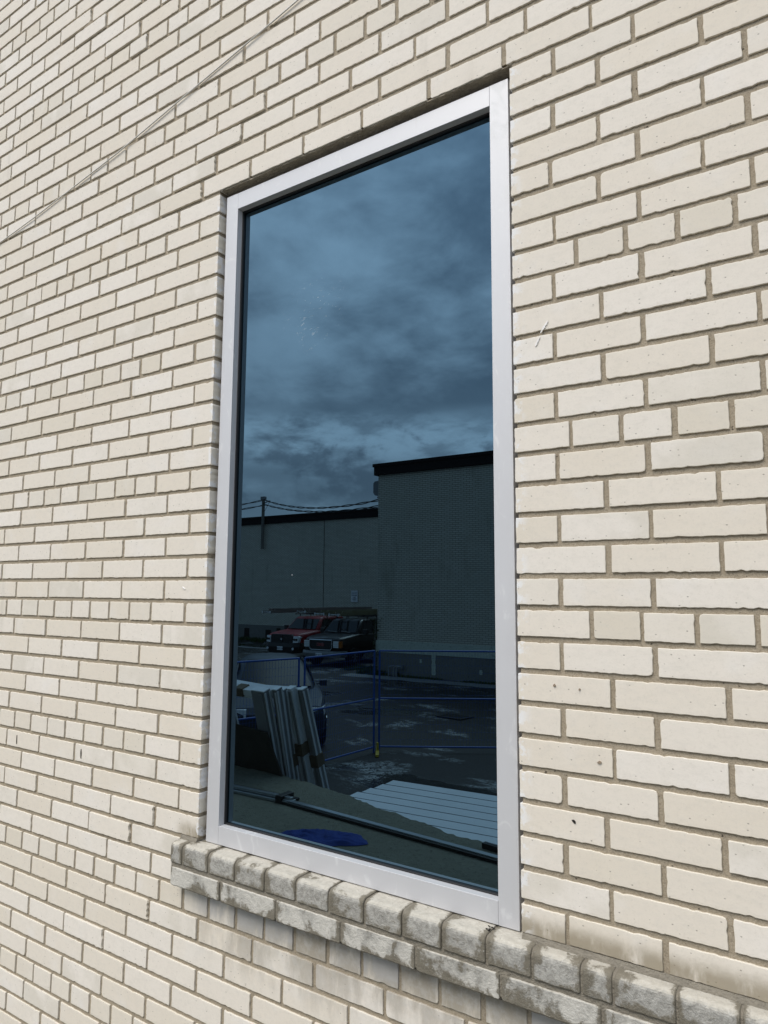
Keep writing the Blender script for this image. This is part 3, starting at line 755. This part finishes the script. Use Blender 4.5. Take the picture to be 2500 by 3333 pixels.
# service mast and its cables
ms = thing('service_mast', 'grey service mast standing on the low warehouse wall with cables', 'mast', (-28.2, -29.80, 5.42))
MB().tube([(0, 0, 0), (0, 0, 3.08)], .095, 14).build('pole', M_WOODP, ms, smooth=False)
MB().box(-.16, .16, -.10, .10, 2.98, 3.16).build('cap', M_GREYB, ms, .01)
MB().tube([(.1, .05, 2.75), (.35, .08, 2.80), (.62, .08, 2.86)], .025, 6).tube([(.12, .05, 2.2), (.62, .08, 2.86)], .012, 5).build('bracket', M_FASC, ms)
def wire(p, q, sag, r=.022, name='overhead_cable', label='', tw=.032, ph=0.0):
    p, q = Vector(p), Vector(q); mbb = MB()
    for s in (0, 1):
        pp = []
        for i in range(49):
            t = i/48; v = p.lerp(q, t); v.z -= sag*4*t*(1-t); a = t*34+s*math.pi+ph
            v += Vector((0, math.cos(a)*tw*.5, math.sin(a)*tw)); pp.append(v)
        mbb.tube(pp, r, 5)
    tag(mbb.build(name, M_WIRE), label, 'cable', None)
wire((-28.1, -29.78, 8.37), (-12.78, -20.0, 6.30), .42, label='upper twisted black cable from mast to warehouse corner')
wire((-28.1, -29.78, 8.10), (-12.78, -20.3, 6.12), .36, label='lower twisted black cable from mast to warehouse corner', ph=1.2)
wire((-28.2, -29.78, 8.37), (-44, -29.2, 8.6), .5, label='upper black cable leaving the mast toward the left edge', ph=.5)
wire((-28.2, -29.78, 8.05), (-44, -29.2, 8.3), .45, label='lower black cable leaving the mast toward the left edge', ph=2)

# parking sign
sg = thing('parking_sign', 'small white parking notice with dark lettering on the far brick wall', 'sign', (-21.42, -29.965, 2.64))
MB().box(-.22, .22, 0, .012, -.30, .31).build('plate', M_SIGN, sg, .004)
rot = (math.pi/2, 0, math.pi)
for tx, sz, zz in (('PRIVATE PROPERTY', .046, .22), ('CUSTOMER', .075, .13), ('PARKING', .092, .035), ('ONLY', .092, -.065), ('UNAUTHORIZED VEHICLES', .030, -.135), ('WILL BE TOWED AT', .030, -.175), ("OWNER'S EXPENSE", .030, -.215)):
    text_part('lettering', tx, sz, M_INK, sg, (0, .0135, zz), rot, .001, .0015)
for zz in (.285, -.27): MB().cyl((0, .013, zz), (0, 1, 0), .012, .006, 8).build('screw', M_CRACK, sg)

# ground strips, grass, drain and pipes in front of the warehouse
def strip(name, pts, wid, z, mat, kind='structure'):
    v = []; n = len(pts); f = []
    for i, (x, y) in enumerate(pts):
        j = noise.noise(Vector((x*1.3, y, 0)))*.18+noise.noise(Vector((x*5, y, 2)))*.06
        v += [(x, y+wid*.5+j, z), (x, y-wid*.5, z)]
    for i in range(n-1): f.append((2*i, 2*i+1, 2*i+3, 2*i+2))
    return tag(MB().add(v, f).build(name, mat), kind=kind)
strip('path', [(-13.6+i*.12, -18.75-(i*.002)) for i in range(190)], .75, .006, M_STRIP)
strip('kerb_strip', [(-40+i*.2, -25.4) for i in range(110)], .5, .01, M_STRIP)
m = MB()
for (xa_, xb_, ya_, yb_, cnt, hh) in ((-13.6, -11.8, -19.46, -19.15, 900, .16), (-12.2, -7, -19.46, -19.25, 900, .06), (-14.5, -12.8, -21.5, -19.3, 1500, .14), (-34, -21, -29.9, -28.3, 3200, .2), (-34, -20, -26.6, -25.8, 900, .08)):
    for i in range(cnt):
        x = R.uniform(xa_, xb_); y = R.uniform(ya_, yb_); h = hh*R.uniform(.4, 1.3); a = R.uniform(0, math.pi); wv = .03
        if noise.noise(Vector((x*1.2, y*1.2, 0))) < -.12: continue
        dx, dy = math.cos(a)*wv, math.sin(a)*wv; lx, ly = R.uniform(-.06, .06), R.uniform(-.06, .06)
        m.add([(x-dx, y-dy, 0), (x+dx, y+dy, 0), (x+lx, y+ly, h)], [(0, 1, 2)])
tag(m.build('grass', M_GRASS), 'rough green grass along the foot of the warehouse walls', 'grass', kind='stuff')
# climbing weed on the warehouse corner
m = MB()
for i in range(420):
    z = R.uniform(.05, 2.0); x = -12.77+R.gauss(0, .10); y = -19.44+R.uniform(-.35, .08); s = R.uniform(.03, .07)
    if noise.noise(Vector((x*4, z*3, 1))) < -.05: continue
    a = Vector((R.uniform(-1, 1), R.uniform(-1, 1), R.uniform(-1, 1))).normalized(); b = a.orthogonal().normalized()
    p = Vector((x, y, z)); m.add([p-a*s, p+b*s*.5, p+a*s, p-b*s*.5], [(0, 1, 2, 3)])
wd = thing('weed', 'leafy green weed climbing the warehouse corner', 'plant', (0, 0, 0))
m.build('leaves', M_LEAF, wd)
MB().tube([(-12.78, -19.42, 0), (-12.74, -19.40, .7), (-12.80, -19.42, 1.3), (-12.76, -19.43, 1.9)], .012, 5).build('stem', M_WOODP, wd)

dr = thing('drain_grate', 'rectangular iron drain grate in the wet asphalt', 'drain', (-6.38, -13.36, .012), math.radians(8))
MB().box(-.36, .36, -.26, -.22, 0, .02).box(-.36, .36, .22, .26, 0, .02).box(-.36, -.32, -.22, .22, 0, .02).box(.32, .36, -.22, .22, 0, .02).build('rim', M_GRATE, dr)
for i in range(9): MB().box(-.30+i*.072, -.27+i*.072, -.22, .22, .002, .018).build('bar', M_GRATE, dr)
MB().box(-.33, .33, -.23, .23, -.008, -.004).build('pit', M_CAV, dr)

pp = thing('gas_pipes', 'grey bent pipes standing at the foot of the warehouse wall', 'pipes', (-11.9, -19.28, 0))
for dx in (-.22, -.02, .10):
    MB().tube([(dx, 0, 0), (dx, 0, .22), (dx+.02, 0, .30), (dx+.09, 0, .34), (dx+.2, -.05, .35)], .022, 8).build('pipe', M_PIPE, pp)
MB().box(.08, .30, -.14, -.02, .26, .38).build('meter_box', M_GREYB, pp, .01)

# ------------------------------------------------------------------ vehicles
def ring_sec(y, hw, z0, z1, r=.12, crown=.0, k=3):
    """rounded cross-section in the xz plane at station y"""
    p = []
    for (sx, sz, cx_, cz_) in ((1, -1, hw-r, z0+r), (1, 1, hw-r, z1-r), (-1, 1, -hw+r, z1-r), (-1, -1, -hw+r, z0+r)):
        for i in range(k+1):
            t = math.pi/2*i/k
            if (sx, sz) == (1, -1): a = (math.sin(t), -math.cos(t))
            elif (sx, sz) == (1, 1): a = (math.cos(t), math.sin(t))
            elif (sx, sz) == (-1, 1): a = (-math.sin(t), math.cos(t))
            else: a = (-math.cos(t), -math.sin(t))
            p.append((cx_+r*a[0], y, cz_+r*a[1]+(crown*(1-(cx_/hw)**2) if sz > 0 else 0)))
    return p
def wheel(parent, x, y, r=.385, wd=.25):
    s = 1 if x > 0 else -1
    t = MB().cyl((0, 0, 0), (1, 0, 0), r, wd, 24).build('wheel', M_TYRE, parent, .03); t.location = (x, y, r)
    rim = MB().cyl((s*wd*.5, 0, 0), (1, 0, 0), r*.62, .02, 20)
    rim.build('rim', M_BPL, t)
    sp = MB()
    for i in range(6):
        a = 2*math.pi*i/6; sp.obox((s*(wd*.5+.015), math.cos(a)*r*.33, math.sin(a)*r*.33), (0, math.cos(a), math.sin(a)), (0, -math.sin(a), math.cos(a)), (1, 0, 0), r*.27, .03, .012)
    sp.build('spokes', M_RIM, t)
def truck(name, label, loc, rz, paint, style, scale):
    t = thing(name, label, 'truck', loc, rz); t.scale = (scale,)*3
    # lower body, hood and bed sides
    secs = [ring_sec(-.02, .84, .62, 1.08, .14, .02), ring_sec(-.08, .90, .58, 1.13, .16, .03), ring_sec(-.22, .95, .54, 1.18, .18, .05), ring_sec(-.5, .985, .50, 1.22, .18, .06),
            ring_sec(-1.0, 1.0, .46, 1.27, .12, .05), ring_sec(-1.55, 1.0, .46, 1.31, .12, .04), ring_sec(-3.9, 1.0, .46, 1.30, .10, 0),
            ring_sec(-5.7, .99, .50, 1.32, .10, 0)]
    MB().loft(secs).build('body', paint, t, smooth=True)
    # cab
    def cab(y0, y1, hw, z, r=.12, k=3):
        p = []
        for (cx_, cy_, a0) in ((hw-r, y0-r, 0), (-hw+r, y0-r, 1), (-hw+r, y1+r, 2), (hw-r, y1+r, 3)):
            for i in range(k+1):
                a = math.pi/2*(a0+i/k); p.append((cx_+r*math.cos(a), cy_+r*math.sin(a), z))
        return p
    yt, yb = -2.02, -3.95
    MB().loft([cab(-1.38, -4.02, .93, 1.22), cab(-1.42, -4.0, .93, 1.33), cab(-1.95, -3.86, .76, 1.84), cab(-2.10, -3.80, .70, 1.90)]).build('cab', paint, t, smooth=True)
    ws = [(.84, -1.40, 1.34), (-.84, -1.40, 1.34), (-.70, -1.96, 1.83), (.70, -1.96, 1.83)]
    MB().patch(ws, .02, .98, .03, .97, .012).build('windshield', M_AGL, t)
    for s in (1, -1):
        sd = [(s*.935, -3.85, 1.33), (s*.935, -1.50, 1.33), (s*.765, -2.02, 1.83), (s*.765, -3.75, 1.83)]
        if s < 0: sd = [sd[1], sd[0], sd[3], sd[2]]
        a, b = (.06, .50), (.54, .95)
        MB().patch(sd, *a, .06, .92, .012).build('side_window', M_AGL, t)
        MB().patch(sd, *b, .06, .92, .012).build('side_window', M_AGL, t)
        m_ = MB().box(s*1.0, s*1.22, -1.75, -1.64, 1.28, 1.50); m_.build('mirror', M_BPL, t, .03)
        for y in (-1.0, -4.45):
            MB().cyl((s*.985, y, .43), (1, 0, 0), .47, .045, 26).build('wheel_arch', M_BPL if style == 'red' else paint, t)
            wheel(t, s*.90, y)
    if style == 'red':
        g = MB().loft([[(x*1.0, -.0+.035, z) for x, z in ((-.60, .80), (-.52, .70), (.52, .70), (.60, .80), (.62, 1.10), (.56, 1.17), (-.56, 1.17), (-.62, 1.10))],
                       [(x, -.12, z) for x, z in ((-.60, .80), (-.52, .70), (.52, .70), (.60, .80), (.62, 1.10), (.56, 1.17), (-.56, 1.17), (-.62, 1.10))]]).build('grille', M_BPL, t, .01)
        MB().box(-.55, .55, .03, .055, .925, .955).box(-.045, .045, .03, .06, .73, 1.13).build('crossbar', M_ALUD, g)
        MB().loft([[(-.05, .063, 1.0), (.05, .063, 1.0), (.035, .063, .93), (0, .063, .90), (-.035, .063, .93)], [(-.05, .055, 1.0), (.05, .055, 1.0), (.035, .055, .93), (0, .055, .90), (-.035, .055, .93)]]).build('emblem', M_CHR, g)
        MB().loft([[(-.98, -.5, .80), (-.95, -.06, .80), (-.7, .10, .80), (.7, .10, .80), (.95, -.06, .80), (.98, -.5, .80)],
                   [(-1.0, -.5, .62), (-.97, -.03, .62), (-.72, .15, .62), (.72, .15, .62), (.97, -.03, .62), (1.0, -.5, .62)],
                   [(-.96, -.5, .38), (-.90, -.08, .36), (-.66, .08, .34), (.66, .08, .34), (.90, -.08, .36), (.96, -.5, .38)]]).build('bumper', M_BPL, t, .02)
        for s in (1, -1):
            h = MB().loft([[(s*x, y+.03, z) for x, y, z in ((.64, .02, .80), (.90, -.02, .82), (.955, -.12, 1.06), (.88, -.02, 1.10), (.66, .0, 1.10))],
                           [(s*x, y-.12, z) for x, y, z in ((.64, .02, .80), (.93, -.10, .82), (.95, -.14, 1.06), (.88, -.08, 1.10), (.66, .0, 1.10))]]).build('headlight', M_LAMP, t, .01)
            for xx, yy in ((.72, .045), (.83, .03)): MB().cyl((s*xx, yy, .95), (0, 1, 0), .055, .02, 14).build('reflector', M_ALUD, h)
            MB().cyl((s*.72, .135, .55), (0, 1, 0), .055, .03, 12).build('fog_lamp', M_LAMP, t)
        pz, py = .56, .155
    else:
        g = MB().box(-.54, .54, -.10, .03, .70, 1.10).build('grille', M_BPL, t, .01)
        MB().tube([(-.56, .04, 1.10), (.56, .04, 1.10)], .028, 8).tube([(-.56, .04, 1.10), (-.55, .04, .78), (-.48, .04, .70), (.48, .04, .70), (.55, .04, .78), (.56, .04, 1.10)], .016, 8).build('chrome_surround', M_CHR, g)
        for i in range(4): MB().box(-.52, .52, .028, .045, .75+i*.085, .765+i*.085).build('slat', M_ALUD, g)
        text_part('emblem', 'GMC', .17, M_GOLD, g, (0, .05, .91), (math.pi/2, 0, math.pi), .008, .008)
        text_part('emblem_rim', 'GMC', .17, M_CHR, g, (0, .045, .91), (math.pi/2, 0, math.pi), .006, .014)
        MB().loft([[(x, y, .66) for x, y in ((-.98, -.5), (-.94, -.05), (-.7, .10), (.7, .10), (.94, -.05), (.98, -.5))],
                   [(x, y, .56) for x, y in ((-1.0, -.5), (-.96, -.02), (-.7, .16), (.7, .16), (.96, -.02), (1.0, -.5))],
                   [(x, y, .40) for x, y in ((-.96, -.5), (-.9, -.06), (-.66, .10), (.66, .10), (.9, -.06), (.96, -.5))]]).build('bumper', M_STEELD, t, .015)
        for s in (1, -1):
            x0_, x1_ = (.60, .86) if s > 0 else (-.86, -.60)
            h = MB().box(x0_, x1_, -.14, .015, .80, 1.06).build('headlight', M_LAMP, t, .01)
            for i in range(3): MB().box(x0_+.01, x1_-.01, .012, .021, .86+i*.07, .868+i*.07).build('lamp_divider', M_ALUD, h)
            MB().loft([[(s*.865, .0, z), (s*.94, -.09, z), (s*.94, -.2, z), (s*.86, -.2, z)] for z in (.80, 1.06)]).build('turn_signal', M_AMB, t)
        pz, py = .50, .165
    pl_ = MB().box(-.155, .155, py-.01, py+.004, pz-.078, pz+.078).build('license_plate', M_SIGN, t)
    text_part('plate_lettering', 'AH 35286' if style == 'red' else '7138 YB', .085, M_INK, pl_, (0, py+.006, pz-.005), (math.pi/2, 0, math.pi), .001, .0015)
    # wipers
    for pa, pb in (((.55, -1.37, 1.36), (.1, -1.38, 1.39)), ((-.1, -1.37, 1.36), (-.6, -1.38, 1.39))):
        MB().tube([pa, pb], .012, 5).build('wiper', M_BPL if style == 'red' else M_STEELD, t)
    if style == 'black':
        MB().loft([ring_sec(-3.75, .93, 1.28, 1.90, .08, 0), ring_sec(-5.65, .95, 1.28, 1.90, .08, 0)]).build('bed_cap', paint, t)
        MB().box(.952, .956, -4.9, -4.2, 1.42, 1.62).build('side_panel', M_BPL, t)
        text_part('side_lettering', 'DOOR', .26, M_STEELD, t, (1.004, -3.6, 1.06), (math.pi/2, 0, math.pi/2), .002, .004)
        text_part('side_lettering', 'SERVICE', .14, M_STEELD, t, (1.004, -3.6, .84), (math.pi/2, 0, math.pi/2), .002, .002)
    # ladder rack
    m_ = MB(); zr = 2.02
    for y in (-2.35, -3.2, -4.2, -5.1):
        for s in (1, -1): m_.tube([(s*.80, y, 1.25 if y < -3.9 and style == 'red' else 1.80), (s*.80, y, zr)], .024, 6)
        m_.tube([(-.82, y, zr), (.82, y, zr)], .024, 6)
    for s in (1, -1): m_.tube([(s*.82, -2.0, zr), (s*.82, -5.4, zr)], .022, 6)
    m_.build('ladder_rack', M_ALUD, t)
    return t
truck('pickup_truck', 'dark red pickup truck with black crossbar grille and ladders on its rack', (-18.75, -21.2, 0), math.radians(-3), M_RED, 'red', .93)
truck('work_truck', 'black work truck with chrome framed grille parked beside the red pickup', (-15.85, -20.2, 0), math.radians(-4), M_BLK, 'black', .93)

def ladder(name, label, x, y0, y1, z, rail, w2=.22):
    t = thing(name, label, 'ladder', (x, y0, z), 0, 'extension ladders carried on the truck racks')
    L = y1-y0
    for s in (1, -1): MB().box(s*w2-.02, s*w2+.02, L, 0, -.045, .045).build('rail', rail, t)
    for s in (1, -1): MB().box(s*(w2-.055)-.018, s*(w2-.055)+.018, L*.97, -.25, .05, .13).build('rail', rail, t)
    k = int(abs(L)/.3)
    for i in range(1, k): MB().tube([(-w2, L*i/k, 0), (w2, L*i/k, 0)], .016, 6).build('rung', M_STEEL, t)
    m_ = MB()
    for s in (1, -1): m_.box(s*w2-.03, s*w2+.03, .0, .09, -.06, .05)
    m_.box(-w2, w2, .02, .05, -.02, .02); m_.build('feet', M_CHR, t)
ladder('extension_ladder', 'brown ladder on the red truck, reaching furthest forward', -19.05, -20.6, -26.2, 2.02, M_FIBR)
ladder('extension_ladder', 'second brown ladder on the red truck, beside the longest one', -18.0, -21.6, -26.6, 2.04, M_FIBR)
ladder('extension_ladder', 'yellowish ladder on the black truck, nearer the red truck', -16.3, -20.7, -26.0, 2.00, M_FIBY)
ladder('extension_ladder', 'yellowish ladder on the black truck, nearer the warehouse corner', -15.35, -20.4, -26.2, 1.99, M_FIBY)

# slate blue car behind the site fence
car = thing('parked_car', 'slate blue car parked behind the blue site fence', 'car', (-7.1, -8.1, 0), math.radians(-45)); car.scale = (1.05,)*3
secs = [ring_sec(-.02, .62, .36, .66, .08, .02), ring_sec(-.15, .80, .26, .76, .1, .04), ring_sec(-.6, .88, .22, .86, .1, .06), ring_sec(-1.2, .90, .22, .93, .1, .05),
        ring_sec(-3.6, .90, .22, .97, .1, .02), ring_sec(-4.3, .84, .28, .98, .1, .02), ring_sec(-4.55, .72, .40, .90, .1, 0)]
MB().loft(secs).build('body', M_SLATE, car, smooth=False)
def hoop(y, hw, z, zb, k=6):
    p = []
    for i in range(k*2+1):
        a = math.pi*i/(k*2); sx = math.cos(a); sz = math.sin(a)
        p.append((hw*math.copysign(abs(sx)**.6, sx), y, zb+(z-zb)*abs(sz)**.55))
    return p
cs = [hoop(-1.05, .76, .93, .85), hoop(-1.45, .76, 1.14, .85), hoop(-1.9, .74, 1.36, .85), hoop(-2.4, .72, 1.44, .85), hoop(-3.1, .72, 1.44, .85), hoop(-3.7, .72, 1.33, .85), hoop(-4.2, .74, 1.06, .85), hoop(-4.35, .74, .95, .85)]
MB().loft(cs).build('cabin', M_SLATE, car, smooth=True)
MB().patch([(.66, -1.08, .97), (-.66, -1.08, .97), (-.50, -1.92, 1.385), (.50, -1.92, 1.385)], 0, 1, 0, 1, .03).build('windshield', M_AGLD, car)
for s in (1, -1):
    q = [(s*.765, -3.9, .95), (s*.765, -1.35, .95), (s*.66, -1.95, 1.32), (s*.66, -3.4, 1.34)]
    if s < 0: q = [q[1], q[0], q[3], q[2]]
    MB().patch(q, .03, .48, .03, .95, .02).build('side_window', M_AGLD, car)
    MB().patch(q, .52, .97, .03, .95, .02).build('side_window', M_AGLD, car)
    MB().loft([[(s*.52, -.0, z), (s*.80, -.16, z), (s*.86, -.42, z), (s*.5, -.2, z)] for z in (.60, .75)]).build('headlight', M_LAMP, car)
    MB().box(s*.80, s*.86, -1.46, -1.43, .97, 1.0).box(s*.86, s*1.0, -1.5, -1.4, .95, 1.06).build('mirror', M_SLATE, car, .02)
    for y in (-.85, -3.55): wheel(car, s*.80, y, .32, .21)
MB().box(-.45, .45, -.06, .0, .40, .52).build('grille', M_BPL, car, .01)

# ------------------------------------------------------------------ blue site fence
def fence_panel(label, a, b, foot=True):
    a, b = Vector((*a, 0)), Vector((*b, 0)); L = (b-a).length; ang = math.atan2(b.y-a.y, b.x-a.x)
    t = thing('fence_panel', label, 'fence', a, ang, 'blue temporary site fence panels')
    MB().tube([(.035, 0, .0), (.035, 0, 1.80)], .017, 8).build('upright', M_BLUE, t)
    MB().tube([(L-.035, 0, .0), (L-.035, 0, 1.80)], .017, 8).build('upright', M_BLUE, t)
    for z in (.10, .95, 1.80): MB().tube([(.03, 0, z), (L-.03, 0, z)], .0155, 8).build('rail', M_BLUE, t)
    m_ = MB(); n = int(L/.055)
    for i in range(1, n): x = .035+(L-.07)*i/n; m_.box(x-.0013, x+.0013, -.0013, .0013, .10, 1.80)
    for i in range(1, 13): z = .10+1.7*i/13; m_.box(.035, L-.035, .0013, .0039, z-.0013, z+.0013)
    m_.build('wire_mesh', M_BLUE, t)
    if foot:
        f_ = MB().box(-.01, .03, -.03, .03, 0.005, .17).box(-.02, .04, -.42, .42, .005, .045)
        f_.build('foot', M_YEL, t, .004)
    return t
fence_panel('blue mesh fence panel in front of the warehouse footing', (-5.81, -9.35), (-3.20, -11.05))
fence_panel('blue mesh fence panel in front of the black truck', (-5.93, -7.40), (-5.83, -9.31), False)
fence_panel('blue mesh fence panel in front of the slate blue car', (-6.62, -5.1), (-5.95, -7.36), False)

# ------------------------------------------------------------------ door frames leaning on the deck edge, and a plywood sheet
FR = [  # top x, top y, foot x, foot y
    (-2.658, -3.045, -2.72, -3.665, M_STEELD), (-2.595, -3.130, -2.71, -3.746, M_STEELD), (-2.61, -3.215, -2.72, -3.79, M_STEELD),
    (-2.579, -3.300, -2.516, -3.855, M_STEEL), (-2.522, -3.385, -2.385, -3.93, M_STEELD)]
LB = ['steel door frame nearest the window, half hidden by the dark plywood', 'second steel door frame from the dark plywood', 'middle one of the leaning steel door frames, brown tape low on its jamb',
      'broad bright steel door frame with a brown tape band', 'outermost leaning steel door frame, ribbed grey jamb']
ZT = [2.02, 2.03, 2.01, 2.02, 2.01]
for i, (tx, ty, fx, fy, mt) in enumerate(FR):
    t = thing('door_frame', LB[i], 'door frame', (fx, fy, 0), 0, 'steel door frames leaning on the deck edge')
    up = Vector((tx-fx, ty-fy, ZT[i])); Lh = up.length; up.normalize()
    ax = Vector((1, 0, 0)); ax = (ax-up*ax.dot(up)).normalized(); ay = up.cross(ax).normalized()
    wd = (.15, .05, .07, .07, .065)[i]; dp = (.040, .038, .036, .040, .038)[i]
    for k, xo in enumerate((0, -.98)):  # jamb bodies dark, flange sides bright: shade and skylight put into the colours
        c0 = ax*(xo-wd*.5)+up*(Lh*.5)
        j = MB().obox(c0, ax, ay, up, wd*.5, dp, Lh*.5).build('jamb', mt, t, .003)
        for sg_ in (-1, 1): MB().obox(c0+ax*(wd*.5)+ay*(dp*.72*sg_), ax, ay, up, .006, dp*.26, Lh*.5-.012).build('flange', M_STEEL, j, .001)
        MB().obox(c0+ax*(wd*.25)+ay*(dp+.003 if ay.y > 0 else -dp-.003), ax, ay, up, wd*.14, .006, Lh*.5-.02).build('stop', M_STEEL if i in (1, 2) else M_STEELD, j, .001)
    c0 = ax*(-.49-wd*.5)+up*(Lh-.03)
    MB().obox(c0, ax, ay, up, .49-wd*.5, dp*.98, .028).obox(c0-up*.035, ax, ay, up, .46, dp*.6, .02).build('head_piece', M_STEEL, t, .003)
    MB().obox(ax*(-wd*.5)+up*(Lh+.003), ax, ay, up, wd*.5+.001, dp*1.0, .004).build('end_plate', M_WHITEM, t)
    if i in (2, 3, 4):
        zt_ = Lh*(.735 if i == 3 else .685)
        MB().obox(ax*(-wd*.5)+up*zt_, ax, ay, up, wd*.5+.012, dp*1.35, .055).build('tape_band', M_TAPE, t, .004)
    if i in (0, 2):
        MB().obox(ax*(-.30)+up*(Lh-.03), ax, ay, up, .05, dp*1.25, .038).build('tape_band', M_TAPE, t, .003)
ply = thing('plywood_sheet', 'dark stained plywood sheet leaning against the deck edge', 'board', (-3.6, -3.5, 0))
q = [(-2.24, -3.50, 0), (-2.64, -3.03, 1.67), (-4.6, -3.45, 1.70), (-4.6, -3.75, 0)]
m = MB(); nn = (Vector(q[1])-Vector(q[0])).cross(Vector(q[3])-Vector(q[0])).normalized()*.018
m.add([(Vector(p)-Vector((-3.6, -3.5, 0)))+nn*s for s in (0, 1) for p in q], [(0, 1, 2, 3), (7, 6, 5, 4), (0, 4, 5, 1), (1, 5, 6, 2), (2, 6, 7, 3), (3, 7, 4, 0)])
m.build('sheet', M_PLY, ply)

# white metal panels lying side by side on the lot
TX = ['nearest the deck edge', 'second from the deck edge', 'third from the deck edge', 'fourth from the deck edge', 'fifth from the deck edge', 'sixth from the deck edge', 'seventh from the deck edge', 'furthest out on the asphalt']
for i in range(8):
    y = -5.70-i*.25; x0 = -4.55+max(0, i-1)*.045+R.uniform(-.02, .02)
    t = thing('sheet_metal_plank', 'long white metal panel on the asphalt, '+TX[i], 'panel', (x0, y, .0), math.radians(-4.5), 'long white metal panels laid side by side')
    z = .03+i*.006
    MB().box(0, 3.4, -.124, .118, z, z+.03).build('face', M_WHITEM, t, .002)
    MB().box(.002, 3.398,   .1185, .122, z-.02, z+.027).build('edge_lip', M_ALUD, t)

# aluminium extrusions, offcut and rag on the deck
t = thing('metal_rail', 'bundle of dark metal rails on the deck, bound with a black clip', 'metal rail', (-3.38, -2.60, DECK))
for k, (dy, dz) in enumerate(((0, .012), (.05, .012), (.025, .036), (-.045, .014))):
    MB().box(0, 1.42, dy-.018, dy+.018, dz-.010, dz+.010).build('rail', M_ALU if k != 3 else M_ALUD, t, .002)
MB().box(1.30, 1.36, -.07, .078, .0, .055).build('clip', M_GASK, t, .006)
t.rotation_euler = (0, 0, math.radians(-.6))
t = thing('metal_rail', 'single long grey metal rail lying across the deck', 'metal rail', (-2.03, -2.575, DECK), math.radians(5.2))
MB().box(0, 3.1, -.020, .020, .003, .030).box(0, 3.1, -.030, -.0205, .003, .012).build('rail', M_ALU, t, .002)
MB().box(0, 3.1, .0205, .038, .003, .020).build('rubber_strip', M_GASK, t)
t = thing('metal_offcut', 'short black metal offcut near the right end of the deck', 'offcut', (-.40, -2.575, DECK), math.radians(8))
MB().box(0, .30, -.02, .02, .002, .034).build('body', M_ALUD, t, .002)
MB().box(.03, .30, -.004, .004, .0345, .038).build('bright_edge', M_CHR, t)

rg = thing('rag', 'crumpled dark blue cloth rag lying on the concrete deck', 'rag', (-1.31, -2.14, DECK))
m = MB(); N = 34; ang = math.radians(-22); v = []
for i in range(N+1):
    for j in range(N+1):
        a, b = i/N*2-1, j/N*2-1
        rr = max(abs(a), abs(b)); l = math.hypot(a, b)+1e-6; a2, b2 = a/l*rr, b/l*rr
        wob = 1+.16*noise.noise(Vector((a2*1.6, b2*1.6, 2.0)))+.05*noise.noise(Vector((a2*5, b2*5, 7.0)))
        x, y = a2*.29*wob, b2*.145*wob
        ed = 1-rr**4
        h = .004+ed*(.012+.035*abs(noise.noise(Vector((x*9, y*16, 1.0))))+.022*abs(noise.noise(Vector((x*22, y*30, 4.0)))))
        v.append((x*math.cos(ang)-y*math.sin(ang), x*math.sin(ang)+y*math.cos(ang), h))
f = [(i*(N+1)+j, (i+1)*(N+1)+j, (i+1)*(N+1)+j+1, i*(N+1)+j+1) for i in range(N) for j in range(N)]
m.add(v, f); m.build('cloth', M_RAG, rg, smooth=True)
